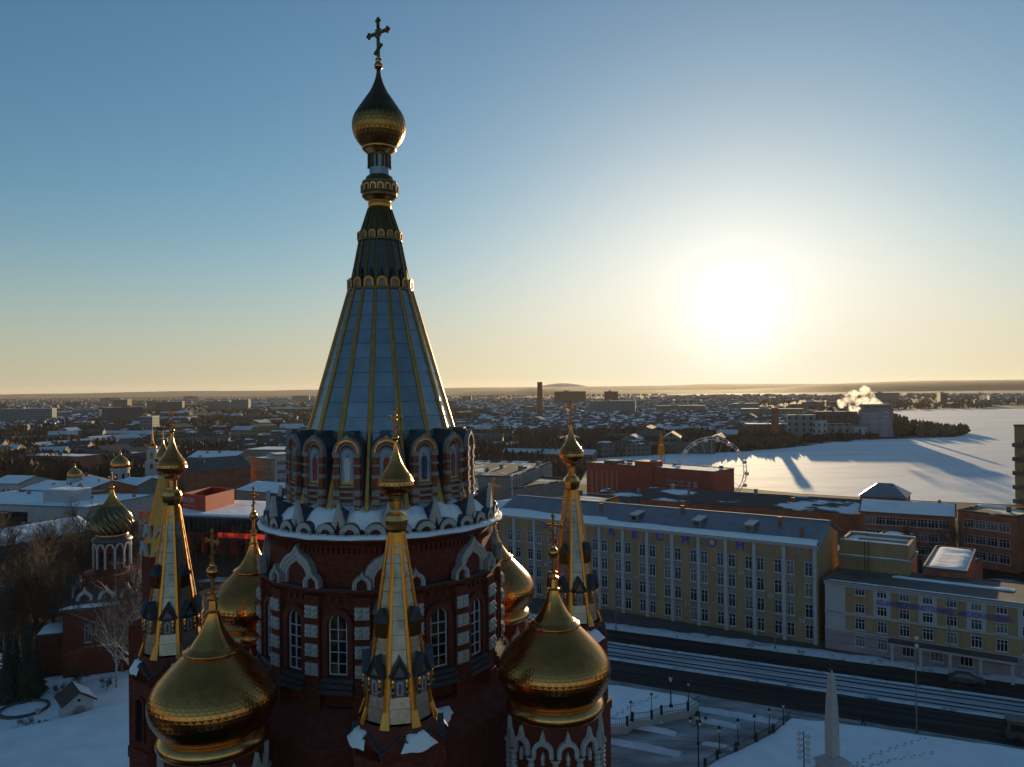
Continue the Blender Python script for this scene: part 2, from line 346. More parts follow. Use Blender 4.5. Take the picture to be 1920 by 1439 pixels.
# ---- drum with windows
R_DRUM = 7.25
def drum():
    m = MB(); m.prism(ngon(16, R_DRUM), 25.3, 31.75); d = m.build('drum_wall', M_['brick'], CATH)
    m = MB(); m.prism(ngon(16, R_DRUM + 0.1), 31.75, 31.9, ngon(16, R_DRUM + 0.28)); m.prism(ngon(16, R_DRUM + 0.3), 31.9, 32.06); m.build('cornice', M_['brick'], d)
    m = MB(); m.prism(ngon(16, R_DRUM + 0.36), 32.06, 32.12); m.build('ledge', M_['slate'], d)
    m = MB()
    for i in range(96):
        m.M = radial(2 * math.pi * i / 96, R_DRUM * math.cos(math.pi / 16) + 0.05); m.box(-0.09, 0.09, -0.12, 0.1, 31.35, 31.62)
    stuff(m.build('dentil_band', M_['brick_dark'], d))
    m = MB(); m.prism(ngon(16, 6.95), 32.12, 34.35); m.prism(ngon(16, 6.95), 34.35, 34.75, ngon(16, 7.45)); u = m.build('upper_drum_wall', M_['brick'], CATH)
    m = MB()
    for i in range(144):
        m.M = radial(2 * math.pi * (i + .5) / 144, 6.95); m.box(-0.07, 0.07, -0.10, 0.1, 33.95, 34.28)
    stuff(m.build('dentil_band', M_['brick_dark'], u))
    m = MB(); m.prism(ngon(32, 7.62), 34.75, 34.88); m.build('eave', M_['slate'], u)
    m = MB(); m.smooth = True                                     # snow lying along the eave
    n = 160; prof = [(6.9, 34.89), (6.95, 35.02), (7.25, 35.06), (7.5, 35.0), (7.66, 34.92), (7.64, 34.82)]
    rings = [[((r + 0.05 * noise.noise((i * .22, k, 3))) * math.cos(2 * math.pi * i / n), (r + 0.05 * noise.noise((i * .22, k, 3))) * math.sin(2 * math.pi * i / n), z + 0.05 * noise.noise((i * .3, k * .7, 8))) for i in range(n)] for k, (r, z) in enumerate(prof)]
    m.loft(rings, False, False); m.build('eave_snow', M_['snow'], u)
    gm = MB()
    for z in (35.10, 35.2): gm.tube([(-0.62, 0, z), (0.62, 0, z)], 0.014, 5)
    for x in (-0.55, 0, 0.55): gm.tube([(x, 0, 34.9), (x, 0, 35.22)], 0.016, 5)
    gme = gm.mesh('snow_guard', M_['iron'])
    for i in range(28): put('snow_guard', gme, u, radial(2 * math.pi * (i + 0.3) / 28, 7.42))
    # windows: glass, white bars, brick surround, stepped sill
    def win():
        W, H, z0 = 1.06, 3.35, 27.35
        fr = MB(); o = arch(W, H, 10, 0, 0, z0); i_ = arch(W - 0.14, H - 0.14, 10, 0, 0, z0 + 0.07)
        fr.band(o, i_, -0.10, -0.02, True)
        fr.box(-0.025, 0.025, -0.09, -0.03, z0 + 0.05, z0 + H - 0.08)
        for k in range(1, 5):
            z = z0 + k * 0.62; fr.box(-W / 2 + 0.05, -0.026, -0.088, -0.03, z - 0.022, z + 0.022); fr.box(0.026, W / 2 - 0.05, -0.088, -0.03, z - 0.022, z + 0.022)
        ps = []
        for k in range(5):
            for sx in (-1, 1):
                z = z0 + 0.03 + k * 0.62; xa, xb = (0.03, W / 2 - 0.07)
                p = MB()
                if k < 4: poly = [(xa, z), (xb, z), (xb, z + 0.58), (xa, z + 0.58)]
                else:
                    top = [(x, zz) for x, zz in arch(W - 0.13, H - 0.13, 10, 0, 0, z0) if x >= -1e-6 and zz > z]
                    poly = [(xa, z), (xb, z)] + [(max(x, xa), zz) for x, zz in reversed(top)]
                p.plate([(sx * x, zz) for x, zz in poly], -0.03, -0.02)
                ps.append(p.mesh('pane', M_['glass']))
        su = MB(); su.band(arch(W + 0.75, H + 0.42, 12, 0, 0, z0 - 0.1), arch(W + 0.1, H + 0.06, 12, 0, 0, z0 - 0.1), -0.26, 0.05)
        si = MB()
        for k in range(3): si.box(-0.95 - 0.03 * k, 0.95 + 0.03 * k, -0.36 - 0.14 * k, 0.05, z0 - 0.36 - 0.27 * k, z0 - 0.12 - 0.27 * k)
        return fr.mesh('window', M_['frame']), ps, su.mesh('window_surround', M_['brick_dark']), si.mesh('window_sill', M_['slate'])
    fr, ps, su, si = win()
    ap = R_DRUM * math.cos(math.pi / 16)
    for k in range(16):
        w = put('window', fr, CATH, radial(2 * math.pi * k / 16, ap))
        for p in ps: put('pane', p, w)
        put('surround', su, w); put('sill', si, w)
    # corner pilasters with carved white blocks
    pm = MB(); pm.box(-0.46, 0.46, -0.30, 0.15, 25.3, 31.7); pm.box(-0.54, 0.54, -0.38, 0.15, 25.3, 26.1)
    pme = pm.mesh('pilaster', M_['brick'])
    bm_ = MB()
    half = [(0.02, 0.0), (0.5, 0.0), (0.5, 0.13), (0.42, 0.2), (0.5, 0.27), (0.53, 0.36), (0.5, 0.45), (0.42, 0.52), (0.5, 0.59), (0.5, 0.72), (0.02, 0.72), (0.02, 0.56), (0.09, 0.5), (0.02, 0.44), (0.02, 0.30), (0.09, 0.24), (0.02, 0.18)]
    for sx in (-1, 1): bm_.plate([(sx * x * 0.8, z * 0.92) for x, z in half], -0.42, -0.3)
    bm_.box(-0.39, 0.39, -0.31, -0.28, 0.0, 0.66)
    for sx in (-1, 1):
        for z in (0.2, 0.52): bm_.ball((sx * 0.22, -0.42, z * 0.92), 0.12, 8)
    bme = bm_.mesh('carved_block', M_['white'])
    for k in range(16):
        p = put('pilaster', pme, CATH, radial(2 * math.pi * (k + .5) / 16, R_DRUM - 0.02))
        for z in (27.35, 28.4, 29.45, 30.5): put('carved_block', bme, p, T(0, 0, z))
    # ogee kokoshniks standing on the ledge
    def kok(w, h, point, rings_, depth, name):
        bands = []
        n = 36; th = w * 0.215 / rings_
        for q in range(rings_):
            a = MB(); s0, s1 = q * th, (q + 1) * th - 0.012
            a.band(arch(w - 2 * s0, h - s0, n, point * (1 - 0.55 * q / rings_)), arch(w - 2 * s1, h - s1, n, point * (1 - 0.55 * (q + 1) / rings_)), -depth + 0.05 * q, 0.05)
            bands.append(a.mesh('moulding', M_['white']))
        f = MB(); f.plate(arch(w * 0.58, h - w * 0.21, n), -0.06, 0.05)
        fm = f.mesh(name, M_['brick_dark'])
        rf = MB(); rf.band(arch(w + 0.06, h + 0.04, n, point + 0.02), arch(w - 0.04, h - 0.03, n, point), -depth + 0.06, 0.12)
        return fm, bands, rf.mesh('hood', M_['stone'])
    big = kok(2.75, 1.74, 0.42, 3, 0.30, 'kokoshnik'); sml = kok(1.0, 0.72, 0.22, 2, 0.32, 'kokoshnik')
    for k in range(8):
        c = put('kokoshnik', big[0], CATH, radial(2 * math.pi * k / 8, 6.95, 32.13))
        for b in big[1]: put('moulding', b, c)
        put('hood', big[2], c)
        for s_ in (-1, 1):
            c = put('kokoshnik', sml[0], CATH, radial(2 * math.pi * k / 8 + s_ * 2 * math.pi / 32, 7.32, 32.13))
            for b in sml[1]: put('moulding', b, c)
            put('hood', sml[2], c)
    # the ring of little white gables and round arches above the eave, roofs and snow behind them
    gb = MB(); gb.band([(-0.56, 0), (0, 1.85), (0.56, 0)], [(-0.24, 0), (0, 0.86), (0.24, 0)], -0.16, 0.10)
    gbm = gb.mesh('gable', M_['white'])
    gi = MB(); gi.plate([(-0.27, 0.0), (0.27, 0.0), (0, 0.94)], -0.04, 0.1); gim = gi.mesh('gable_infill', M_['brick_dark'])
    gr = MB(); gr.add([(-0.50, 0.08, 0.1), (0, 0.08, 1.72), (0.50, 0.08, 0.1), (-0.22, 1.25, 0.8), (0, 1.25, 1.2), (0.22, 1.25, 0.8)], [(0, 1, 4, 3), (1, 2, 5, 4), (3, 4, 5)])
    grm = gr.mesh('gable_roof', M_['slate'])
    ra = MB(); ra.band(arch(1.2, 0.72, 12), arch(0.62, 0.40, 12), -0.14, 0.1); ram = ra.mesh('round_arch', M_['white'])
    rh = MB(); rh.band(arch(1.23, 0.74, 12), arch(1.19, 0.71, 12), -0.16, 0.35); rhm = rh.mesh('hood', M_['slate'])
    ri = MB(); ri.plate(arch(0.66, 0.42, 12), -0.05, 0.08); rim_ = ri.mesh('arch_infill', M_['brick_dark'])
    for k in range(16):
        a = 2 * math.pi * k / 16
        g = put('gable', gbm, CATH, radial(a, 6.98, 34.95)); put('gable_infill', gim, g); put('gable_roof', grm, g)
        for s_ in (-1, 1):
            q = put('round_arch', ram, CATH, radial(a + s_ * 2 * math.pi / 64, 7.12, 34.93)); put('hood', rhm, q); put('arch_infill', rim_, q)
        m = MB(); m.smooth = True                                 # snow heaped between two gables
        vs = []
        for j in range(8):
            for i in range(13):
                u, v = i / 12, j / 7
                ph = 2 * math.pi / 16 * (0.06 + 0.88 * u); r = 7.05 - 1.35 * v
                hgt = 35.06 + 1.15 * v ** .85 + (0.42 + 0.3 * noise.noise((k * 3.1, u * 2, v * 2))) * math.sin(math.pi * u) ** 0.35 * math.sin(math.pi * min(1, v * 0.85 + 0.12)) + 0.30 * noise.noise((u * 4.5, v * 4, k * 7.7)) * math.sin(math.pi * u)
                vs.append((r * math.sin(ph), -r * math.cos(ph), hgt))
        m.add(vs, [(j * 13 + i, j * 13 + i + 1, j * 13 + i + 14, j * 13 + i + 13) for j in range(7) for i in range(12)])
        m.build('snow_drift', M_['snow'], CATH, RZ(a))
    m = MB(); m.lathe([(7.3, 34.86), (5.2, 36.5)], 48); m.build('ring_roof', M_['slate'], CATH)
drum()

# ---- the great tent
def tent():
    z0, r0, z1, r1 = 36.1, 5.86, 49.35, 1.98
    rad = lambda z: r0 + (r1 - r0) * (z - z0) / (z1 - z0)
    base = ngon(16, 1.0)
    m = MB(); m.loft([[(x * (rad(z) - 0.03), y * (rad(z) - 0.03), z) for x, y in base] for z in (z0, z1)]); t = m.build('tent', M_['seam'], CATH)
    rows = 15
    for q in range(rows):                                         # one enamelled sheet per facet and course
        za, zb = z0 + (z1 - z0) * q / rows + 0.012, z0 + (z1 - z0) * (q + 1) / rows - 0.012
        p = MB(); ra, rb = rad(za), rad(zb); c = math.cos(math.pi / 16); s_ = math.sin(math.pi / 16)
        pts = []
        for z, r in ((za, ra + 0.02), (zb, rb)):
            for sx in (-1, 1): pts.append((sx * (r * s_ - 0.02), -r * c, z))
        p.add(pts + [(x, y + 0.03, z) for x, y, z in pts], [(0, 1, 3, 2), (4, 6, 7, 5), (0, 4, 5, 1), (2, 3, 7, 6), (0, 2, 6, 4), (1, 5, 7, 3)])
        pm = p.mesh('panel', M_['tent'])
        for k in range(16):
            zc = (za + zb) / 2; yc = -(ra + rb) / 2 * c; put('panel', pm, t, RZ(2 * math.pi * k / 16) @ T(0, yc, zc) @ RX(R(rng.uniform(-.45, .45))) @ RZ(R(rng.uniform(-.5, .5))) @ T(0, -yc, -zc))
    rb_ = MB()
    for (za, zb, wa, wb) in ((z0 - 0.1, z1, 0.21, 0.115),):
        for z, w in ((za, wa), (zb, wb)): pass
        ra, rb2 = rad(za), rad(zb)
        ring = lambda r, z, w: [(-w, -r + 0.12, z), (-w, -r - 0.05, z), (-w * .45, -r - 0.13, z), (w * .45, -r - 0.13, z), (w, -r - 0.05, z), (w, -r + 0.12, z)]
        rb_.loft([ring(ra, za, wa), ring(rb2, zb, wb)])
    rbm = rb_.mesh('rib', M_['ribdark'])
    for k in range(16): put('rib', rbm, t, RZ(2 * math.pi * (k + .5) / 16))
    # upper stage
    m = MB(); m.loft([[(x * r, y * r, z) for x, y in base] for r, z in ((1.93, 49.3), (1.28, 52.6))]); u = m.build('upper_tent', M_['tentdark'], CATH)
    ur = MB(); ring = lambda r, z, w: [(-w, -r + 0.1, z), (-w, -r - 0.03, z), (-w * .4, -r - 0.09, z), (w * .4, -r - 0.09, z), (w, -r - 0.03, z), (w, -r + 0.1, z)]
    ur.loft([ring(1.93, 49.35, 0.12), ring(1.28, 52.6, 0.085)]); urm = ur.mesh('rib', M_['bronze'])
    for k in range(16): put('rib', urm, u, RZ(2 * math.pi * (k + .5) / 16))
    m = MB(); m.loft([[(x * r, y * r, z) for x, y in base] for r, z in ((1.26, 52.9), (0.70, 54.6))]); tp = m.build('top_cone', M_['bronze'], CATH)
    ur = MB(); ur.loft([ring(1.26, 52.9, 0.07), ring(0.70, 54.6, 0.05)]); urm = ur.mesh('rib', M_['bronze'])
    for k in range(16): put('rib', urm, tp, RZ(2 * math.pi * (k + .5) / 16))
    def arcade(r, z, w, h, par):
        m = MB(); m.lathe([(r - 0.08, z - 0.14), (r + 0.06, z - 0.12), (r + 0.06, z - 0.02), (r - 0.08, z)], 32); a_ = m.build('arcade_ring', M_['bronze'], par)
        am = MB(); am.band(arch(w, h, 8), arch(w * 0.62, h * 0.74, 8), -0.09, 0.06); ame = am.mesh('arch', M_['ribdark'])
        af = MB(); af.plate(arch(w * 0.66, h * 0.76, 8), -0.02, 0.05); afe = af.mesh('arch_fill', M_['stone'])
        return a_, ame, afe
    for r, z, w, h in ((2.02, 49.42, 0.66, 0.62), (1.36, 52.6, 0.46, 0.46)):
        a_, ame, afe = arcade(r, z, w, h, CATH)
        for k in range(16):
            put('arch', ame, a_, radial(2 * math.pi * k / 16, r, z)); put('arch_fill', afe, a_, radial(2 * math.pi * k / 16, r, z))
    sp = MB(); sp.plate([(-0.2, 0.55), (0.2, 0.55), (0, 1.25)], -0.03, 0.04); spe = sp.mesh('spike', M_['iron'])
    for k in range(16): put('spike', spe, u, radial(2 * math.pi * k / 16, 1.95, 49.45) @ RX(R(-11)))
    # neck, bulge, lantern
    m = MB(); m.smooth = True; m.lathe([(0.70, 54.6), (0.74, 54.66), (0.74, 55.0), (0.70, 55.06), (0.72, 55.12), (0.95, 55.2), (1.02, 55.28)], 32); m.build('neck_band', M_['goldsheet'], CATH)
    m = MB(); m.lathe([(0.98, 55.26), (1.12, 55.36), (1.12, 55.55), (1.16, 55.6), (1.16, 56.15), (1.12, 56.2), (1.12, 56.32), (0.9, 56.45), (0.86, 56.62), (0.70, 56.74)], 16); b = m.build('bulge', M_['bronze'], CATH)
    am = MB(); am.band(arch(0.40, 0.44, 8), arch(0.26, 0.34, 8), -0.06, 0.05); ame = am.mesh('arch', M_['copper'])
    for k in range(16): put('arch', ame, b, radial(2 * math.pi * k / 16, 1.15, 55.65))
    m = MB(); m.smooth = True; m.lathe([(0.64, 56.7), (0.64, 58.1)], 32); l = m.build('lantern', M_['tent'], CATH)
    am = MB(); am.band(arch(0.34, 0.72, 8), arch(0.2, 0.62, 8), -0.09, 0.03); am.box(-0.17, -0.1, -0.1, 0.02, -0.16, 0.02); am.box(0.1, 0.17, -0.1, 0.02, -0.16, 0.02); ame = am.mesh('arch', M_['bronze'])
    for k in range(12): put('arch', ame, l, radial(2 * math.pi * k / 12, 0.655, 57.4))
    m = MB(); m.smooth = True; m.lathe([(0.72, 58.08), (0.80, 58.16), (0.98, 58.3), (1.1, 58.42), (1.12, 58.52), (1.05, 58.6)], 40); m.build('collar', M_['copper'], CATH)
    # onion with lozenge scales
    prof = smooth_profile([(1.02, 58.55), (1.38, 58.95), (1.62, 59.45), (1.70, 60.0), (1.55, 60.6), (1.15, 61.25), (0.72, 61.9), (0.38, 62.55), (0.19, 63.1), (0.11, 63.6)], 5)
    on = onion_shell(prof, 26, 'onion', M_['bronze'], CATH)
    stuff(shingles(prof[:32], 30, 16, M_['ribdark'], 'scales', on, lift=0.03, mat2=M_['bronze']))
    m = MB(); m.smooth = True; m.ball((0, 0, 63.82), 0.28, 20); m.build('ball', M_['gold'], CATH)
    m = MB(); m.smooth = True; m.lathe([(0.16, 64.05), (0.2, 64.12), (0.12, 64.25), (0.14, 64.35)], 16); m.build('cross_foot', M_['copper'], CATH)
    put('cross', cross_mesh(2.75, M_['bronze']), CATH, T(0, 0, 64.2) @ RZ(R(-48)))
    # dormers round the tent's foot
    def dormer_meshes():
        d = {}
        W = 1.62
        a = MB()                                                 # the dark vaulted roof behind
        o = arch(W + 0.16, 4.02, 12, 0.16)
        a.loft([[(x, 0.12, z) for x, z in o], [(x * 0.96, 1.6, z) for x, z in o]])
        a.box(-0.30, 0.30, 0.25, 1.35, 3.9, 4.28)
        d['dormer'] = [a.mesh('dormer', M_['slate'])]
        ms = []
        for q, mt in enumerate(('stone', 'copper', 'redbrick', 'stone')):
            b = MB(); w = W - 0.20 * q; t_ = 0.10
            h0 = 3.92 - 0.10 * q
            outer = [p for p in arch(w, h0, 14, 0.16 if q == 0 else 0)[1:-1]]; inner = [p for p in arch(w - 2 * t_, h0 - t_, 14)[1:-1]]
            b.band(outer, inner, -0.16 + 0.05 * q, 0.13); ms.append(b.mesh('arch_moulding', M_[mt]))
        d['arch_moulding'] = ms
        b = MB(); b.plate(arch(0.70, 2.05, 12, 0, 0, 1.28), 0.02, 0.11); d['icon_panel'] = [b.mesh('icon_panel', M_['icon_blue'])]
        b = MB(); b.band(arch(0.84, 2.12, 12, 0, 0, 1.25), arch(0.70, 2.05, 12, 0, 0, 1.25), -0.06, 0.1); d['icon_frame'] = [b.mesh('icon_frame', M_['stone'])]
        b = MB(); b.box(-0.34, 0.34, -0.005, 0.02, 1.29, 1.52); d['icon_ground'] = [b.mesh('icon_ground', M_['icon_gold'])]
        figs = []
        for c in ('icon_red', 'icon_navy', 'icon_red', 'icon_white'):
            b = MB(); b.plate([(-0.15, 1.42), (0.15, 1.42), (0.18, 2.0), (0.19, 2.55), (0.12, 2.78), (-0.12, 2.78), (-0.19, 2.55), (-0.18, 2.0)], -0.012, 0.018)
            b.M = T(0, -0.012, 2.90); b.mi = 1; b.lathe([(0.01, -0.11), (0.075, -0.07), (0.085, 0.0), (0.06, 0.09), (0.01, 0.11)], 10, 0, True, True)
            figs.append(b.mesh('icon_figure', [M_[c], M_['skin']]))
        d['figs'] = figs
        cm = []
        for sx in (-1, 1):
            b = MB(); cx = sx * 0.62
            b.box(cx - 0.16, cx + 0.16, -0.14, 0.13, 0.0, 3.06); cm.append(b.mesh('column', M_['dormbrick']))
        d['column'] = cm
        bl = []
        for sx in (-1, 1):
            for z, h in ((0.12, 0.30), (0.62, 0.34), (1.62, 0.22), (2.30, 0.12), (2.82, 0.28)):
                b = MB(); cx = sx * 0.62; b.box(cx - 0.21, cx + 0.21, -0.2, 0.1, z, z + h); bl.append(b.mesh('column_band', M_['stone']))
        d['column_band'] = bl
        st = []
        for z in (0.12, 0.46, 0.80, 1.10):
            b = MB(); b.box(-0.46, 0.46, -0.10, 0.12, z, z + 0.13); st.append(b.mesh('string_course', M_['stone']))
        d['string_course'] = st
        b = MB(); b.box(-0.45, 0.45, 0.06, 0.125, 0.0, 3.1); d['back'] = [b.mesh('back_wall', M_['dormbrick'])]
        pn = []
        for sx in (-1, 1):
            b = MB(); b.smooth = True; b.M = T(sx * 0.62, -0.02, 0); b.lathe([(0.13, 0.02), (0.15, -0.08), (0.10, -0.26), (0.02, -0.34)], 10, 0, True, True); pn.append(b.mesh('pendant', M_['copper']))
        d['pendant'] = pn
        return d
    d = dormer_meshes()
    for k in range(16):
        o = put('dormer', d['dormer'][0], CATH, radial(2 * math.pi * k / 16, 5.72, 36.35))
        for key in ('arch_moulding', 'icon_frame', 'icon_panel', 'icon_ground', 'column', 'column_band', 'string_course', 'back', 'pendant'):
            for me in d[key]: put({'back': 'back_wall'}.get(key, key), me, o)
        put('icon_figure', d['figs'][k % 4], o)

def onion_shell(prof, n, name, mt, parent, M=None):
    m = MB(); m.smooth = True; m.lathe(prof, n * 2, 0, True, True)
    return m.build(name, mt, parent, M)
def shingle_rows(prof, rows):                # cut a profile into rows of equal length, return (r, z) at each cut
    L = [0]
    for a, b in zip(prof, prof[1:]): L.append(L[-1] + math.hypot(b[0] - a[0], b[1] - a[1]))
    out = []
    for i in range(rows + 1):
        s = L[-1] * i / rows; j = max(k for k in range(len(L)) if L[k] <= s + 1e-9); j = min(j, len(prof) - 2)
        t = (s - L[j]) / max(1e-9, L[j + 1] - L[j]); out.append((prof[j][0] + (prof[j + 1][0] - prof[j][0]) * t, prof[j][1] + (prof[j + 1][1] - prof[j][1]) * t))
    return out
def shingle_verts(cuts, q, n, lift):         # one lozenge of row q (spans cuts q..q+2), centred on -y, proud at its lower tip
    (ra, za), (rb, zb), (rc, zc) = cuts[q], cuts[q + 1], cuts[q + 2]
    da = math.pi / n * 0.97
    pt = lambda r, a, z: (r * math.sin(a), -r * math.cos(a), z)
    tip = pt(ra + lift, 0, za); l = pt(rb + lift * .55, -da, zb); r_ = pt(rb + lift * .55, da, zb); top = pt(rc + 0.004, 0, zc)
    ridge = pt(rb + lift * .85, 0, zb)
    b = [pt(ra - 0.01, 0, za), pt(rb - 0.01, -da, zb), pt(rb - 0.01, da, zb), pt(rc - 0.02, 0, zc)]
    return [tip, l, r_, top, ridge] + b, [(0, 4, 1), (0, 2, 4), (1, 4, 3), (4, 2, 3), (0, 1, 6, 5), (0, 5, 7, 2), (1, 3, 8, 6), (3, 2, 7, 8)]
def shingles(prof, n, rows, mt, name, parent, lift=0.03, mat2=None, skip=None):
    cuts = shingle_rows(prof, rows); m = MB(); r2 = random.Random(3)
    for q in range(rows - 1):
        vs, fs = shingle_verts(cuts, q, n, lift)
        for k in range(n):
            if skip and (q, k) in skip: continue
            m.mi = 0 if (mat2 is None or q < rows * 0.5) else 1
            m.M = RZ(2 * math.pi * (k + 0.5 * (q % 2)) / n); m.add(vs, fs)
    return m.build(name, [mt] + ([mat2] if mat2 else []), parent)
tent()

# ---- corner turrets with gilded ribs
def turret_parts(root, seed=0):
    """sub-parts of one turret, hung under its brick shaft"""
    z0, r0, z1, r1 = 27.55, 1.74, 36.05, 0.40
    rad = lambda z: r0 + (r1 - r0) * (z - z0) / (z1 - z0)
    rows = 13; c, s_ = math.cos(math.pi / 8), math.sin(math.pi / 8)
    key = 'turret'
    if key not in CACHE:
        d = CACHE[key] = {}
        m = MB(); rings = []
        for q in range(rows):                                    # lapped courses of sheet on one facet
            za, zb = z0 + (z1 - z0) * q / rows, z0 + (z1 - z0) * (q + 1) / rows
            for z, e in ((za, 0.035), (zb - 0.03, 0.0), (zb - 0.02, -0.03)):
                r = rad(z) + e; rings.append([(-r * s_, -r * c, z), (r * s_, -r * c, z)])
        vs = [p for r_ in rings for p in r_]
        m.add(vs, [(2 * i, 2 * i + 1, 2 * i + 3, 2 * i + 2) for i in range(len(rings) - 1)]); d['facet'] = m.mesh('tent_facet', M_['turret'])
        m = MB(); ring = lambda r, z, w: [(-w, -r + 0.06, z), (-w, -r - 0.03, z), (0, -r - 0.075, z), (w, -r - 0.03, z), (w, -r + 0.06, z)]
        m.loft([ring(rad(27.55) + 0.16, 27.38, 0.24), ring(rad(28.2) + 0.02, 28.1, 0.15), ring(rad(32), 32, 0.125), ring(rad(36.05), 36.05, 0.07)]); d['rib'] = m.mesh('rib', M_['goldsheet'])
        m = MB(); m.loft([[(x * r, y * r, z) for x, y in ngon(8, 1)] for r, z in ((0.56, 35.2), (0.41, 36.15))]); d['cap'] = m.mesh('tent_cap', M_['goldsheet'])
        m = MB(); m.lathe([(0.36, 36.1), (0.5, 36.3), (0.56, 36.52), (0.58, 36.72), (0.5, 36.95), (0.3, 37.1), (0.27, 37.2), (0.27, 37.62), (0.40, 37.75), (0.44, 37.95), (0.40, 38.0)], 8, math.pi / 8); d['bulge'] = m.mesh('bulge', M_['copper'])
        prof = smooth_profile([(0.40, 37.9), (0.70, 38.1), (0.84, 38.38), (0.79, 38.7), (0.57, 39.06), (0.33, 39.45), (0.18, 39.85), (0.10, 40.2), (0.085, 40.55)], 4)
        m = MB(); m.smooth = True; m.lathe(prof, 40, 0, True, True); d['onion'] = m.mesh('onion', M_['gold'])
        q = MB(); cuts = shingle_rows(prof[:17], 8)
        for i in range(7):
            vs, fs = shingle_verts(cuts, i, 22, 0.035)
            for k in range(22): q.M = RZ(2 * math.pi * (k + .5 * (i % 2)) / 22); q.add(vs, fs)
        d['scales'] = q.mesh('scales', M_['gold'])
        m = MB(); m.smooth = True; m.ball((0, 0, 40.66), 0.16, 14); d['ball'] = m.mesh('ball', M_['gold'])
        d['cross'] = cross_mesh(1.36, M_['goldsheet'])
        # lower dormer with a painted saint
        m = MB(); W = 0.80
        m.loft([[(-W / 2, 0, 0), (-W / 2, 0, 0.95), (0, 0, 1.75), (W / 2, 0, 0.95), (W / 2, 0, 0)], [(-W / 2, 0.75, 0.3), (-W / 2, 0.75, 0.95), (0, 0.75, 1.75), (W / 2, 0.75, 0.95), (W / 2, 0.75, 0.3)]]); d['dormer'] = m.mesh('dormer', M_['turret'])
        m = MB(); m.add([(-0.52, -0.1, 0.93), (0, -0.1, 1.86), (0.52, -0.1, 0.93), (-0.52, 0.8, 0.93), (0, 0.8, 1.86), (0.52, 0.8, 0.93), (-0.52, -0.1, 0.86), (0, -0.1, 1.78), (0.52, -0.1, 0.86), (-0.52, 0.8, 0.86), (0, 0.8, 1.78), (0.52, 0.8, 0.86)],
                        [(0, 1, 4, 3), (1, 2, 5, 4), (6, 9, 10, 7), (7, 10, 11, 8), (0, 6, 7, 1), (1, 7, 8, 2), (0, 3, 9, 6), (2, 8, 11, 5), (3, 4, 10, 9), (4, 5, 11, 10)]); d['droof'] = m.mesh('dormer_roof', M_['slate'])
        m = MB(); m.band([(-0.40, 0.93), (0, 1.68), (0.40, 0.93)], [(-0.27, 0.96), (0, 1.46), (0.27, 0.96)], -0.06, 0.02); m.box(-0.44, 0.44, -0.09, 0.02, 0.84, 0.93); d['dtrim'] = m.mesh('dormer_trim', M_['seam'])
        m = MB(); m.plate(arch(0.28, 0.66, 10, 0, 0, 0.10), -0.03, 0.01); m.mi = 1; m.plate([(-0.06, 0.15), (0.06, 0.15), (0.075, 0.5), (0.03, 0.64), (-0.03, 0.64), (-0.075, 0.5)], -0.045, -0.029); d['dicon'] = m.mesh('icon_panel', [M_['icon_blue'], M_['icon_red']])
        m = MB()
        for sx in (-1, 1): m.M = T(sx * 0.32, -0.03, 0); m.lathe([(0.06, 0.03), (0.06, 0.2), (0.085, 0.24), (0.05, 0.3), (0.075, 0.48), (0.05, 0.66), (0.085, 0.72), (0.06, 0.84)], 8)
        d['dcol0'] = m.mesh('dormer_columns', M_['copper'])
        cl = []
        for sx in (-1, 1):
            m = MB(T(sx * 0.32, -0.03, 0)); m.lathe([(0.06, 0.03), (0.06, 0.2), (0.085, 0.24), (0.05, 0.3), (0.075, 0.48), (0.05, 0.66), (0.085, 0.72), (0.06, 0.84)], 8, 0, True, True); cl.append(m.mesh('column', M_['copper']))
        d['dcol'] = cl
        # skirt: brick shaft with kokoshnik caps, arches and snow
        m = MB(); m.prism(ngon(8, 2.3), 22.2, 26.5); m.prism(ngon(8, 2.55), 21.6, 22.2)
        m.prism(ngon(8, 2.45), 10, 21.6)
        d['shaft'] = m.mesh('turret', M_['brick'])
        m = MB(); m.plate([(-0.95, 0), (0.95, 0), (0.95, 0.35), (0.45, 0.65), (0, 1.1), (-0.45, 0.65), (-0.95, 0.35)], -0.12, 0.35); d['skirt'] = m.mesh('kokoshnik', M_['brick'])
        m = MB(); m.band([(-1.0, 0.36), (-0.47, 0.68), (0, 1.16), (0.47, 0.68), (1.0, 0.36)], [(-0.96, 0.30), (-0.45, 0.62), (0, 1.09), (0.45, 0.62), (0.96, 0.30)], -0.18, 0.8); d['skirtroof'] = m.mesh('hood', M_['slate'])
        m = MB(); m.band(arch(0.98, 2.7, 12, 0, 0, 22.6), arch(0.70, 2.54, 12, 0, 0, 22.6), -0.14, 0.05); d['archf'] = m.mesh('arch_moulding', M_['brick'])
        m = MB(); m.plate(arch(0.72, 2.56, 12, 0, 0, 22.6), -0.02, 0.04); d['archd'] = m.mesh('arch_opening', M_['glass'])
        m = MB(); m.lathe([(2.14, 26.3), (1.84, 27.5)], 16); d['skroof'] = m.mesh('skirt_roof', M_['brick_dark'])
        m = MB(); m.smooth = True
        vs = []
        for j in range(5):
            for i in range(9):
                u, v = i / 8, j / 4
                a = (u - 0.5) * 2 * math.pi / 8 * (0.55 + 0.5 * (1 - v)); r = 2.42 - 0.62 * v
                vs.append((r * math.sin(a), -r * math.cos(a), 26.25 + 0.95 * v + 0.55 * abs(u - .5) ** 1.0 * (1 - v) + 0.30 * math.sin(math.pi * u) ** .6 * math.sin(math.pi * (v * .8 + .2)) + 0.14 * noise.noise((u * 4, v * 3, 1))))
        m.add(vs, [(j * 9 + i, j * 9 + i + 1, j * 9 + i + 10, j * 9 + i + 9) for j in range(4) for i in range(8)])
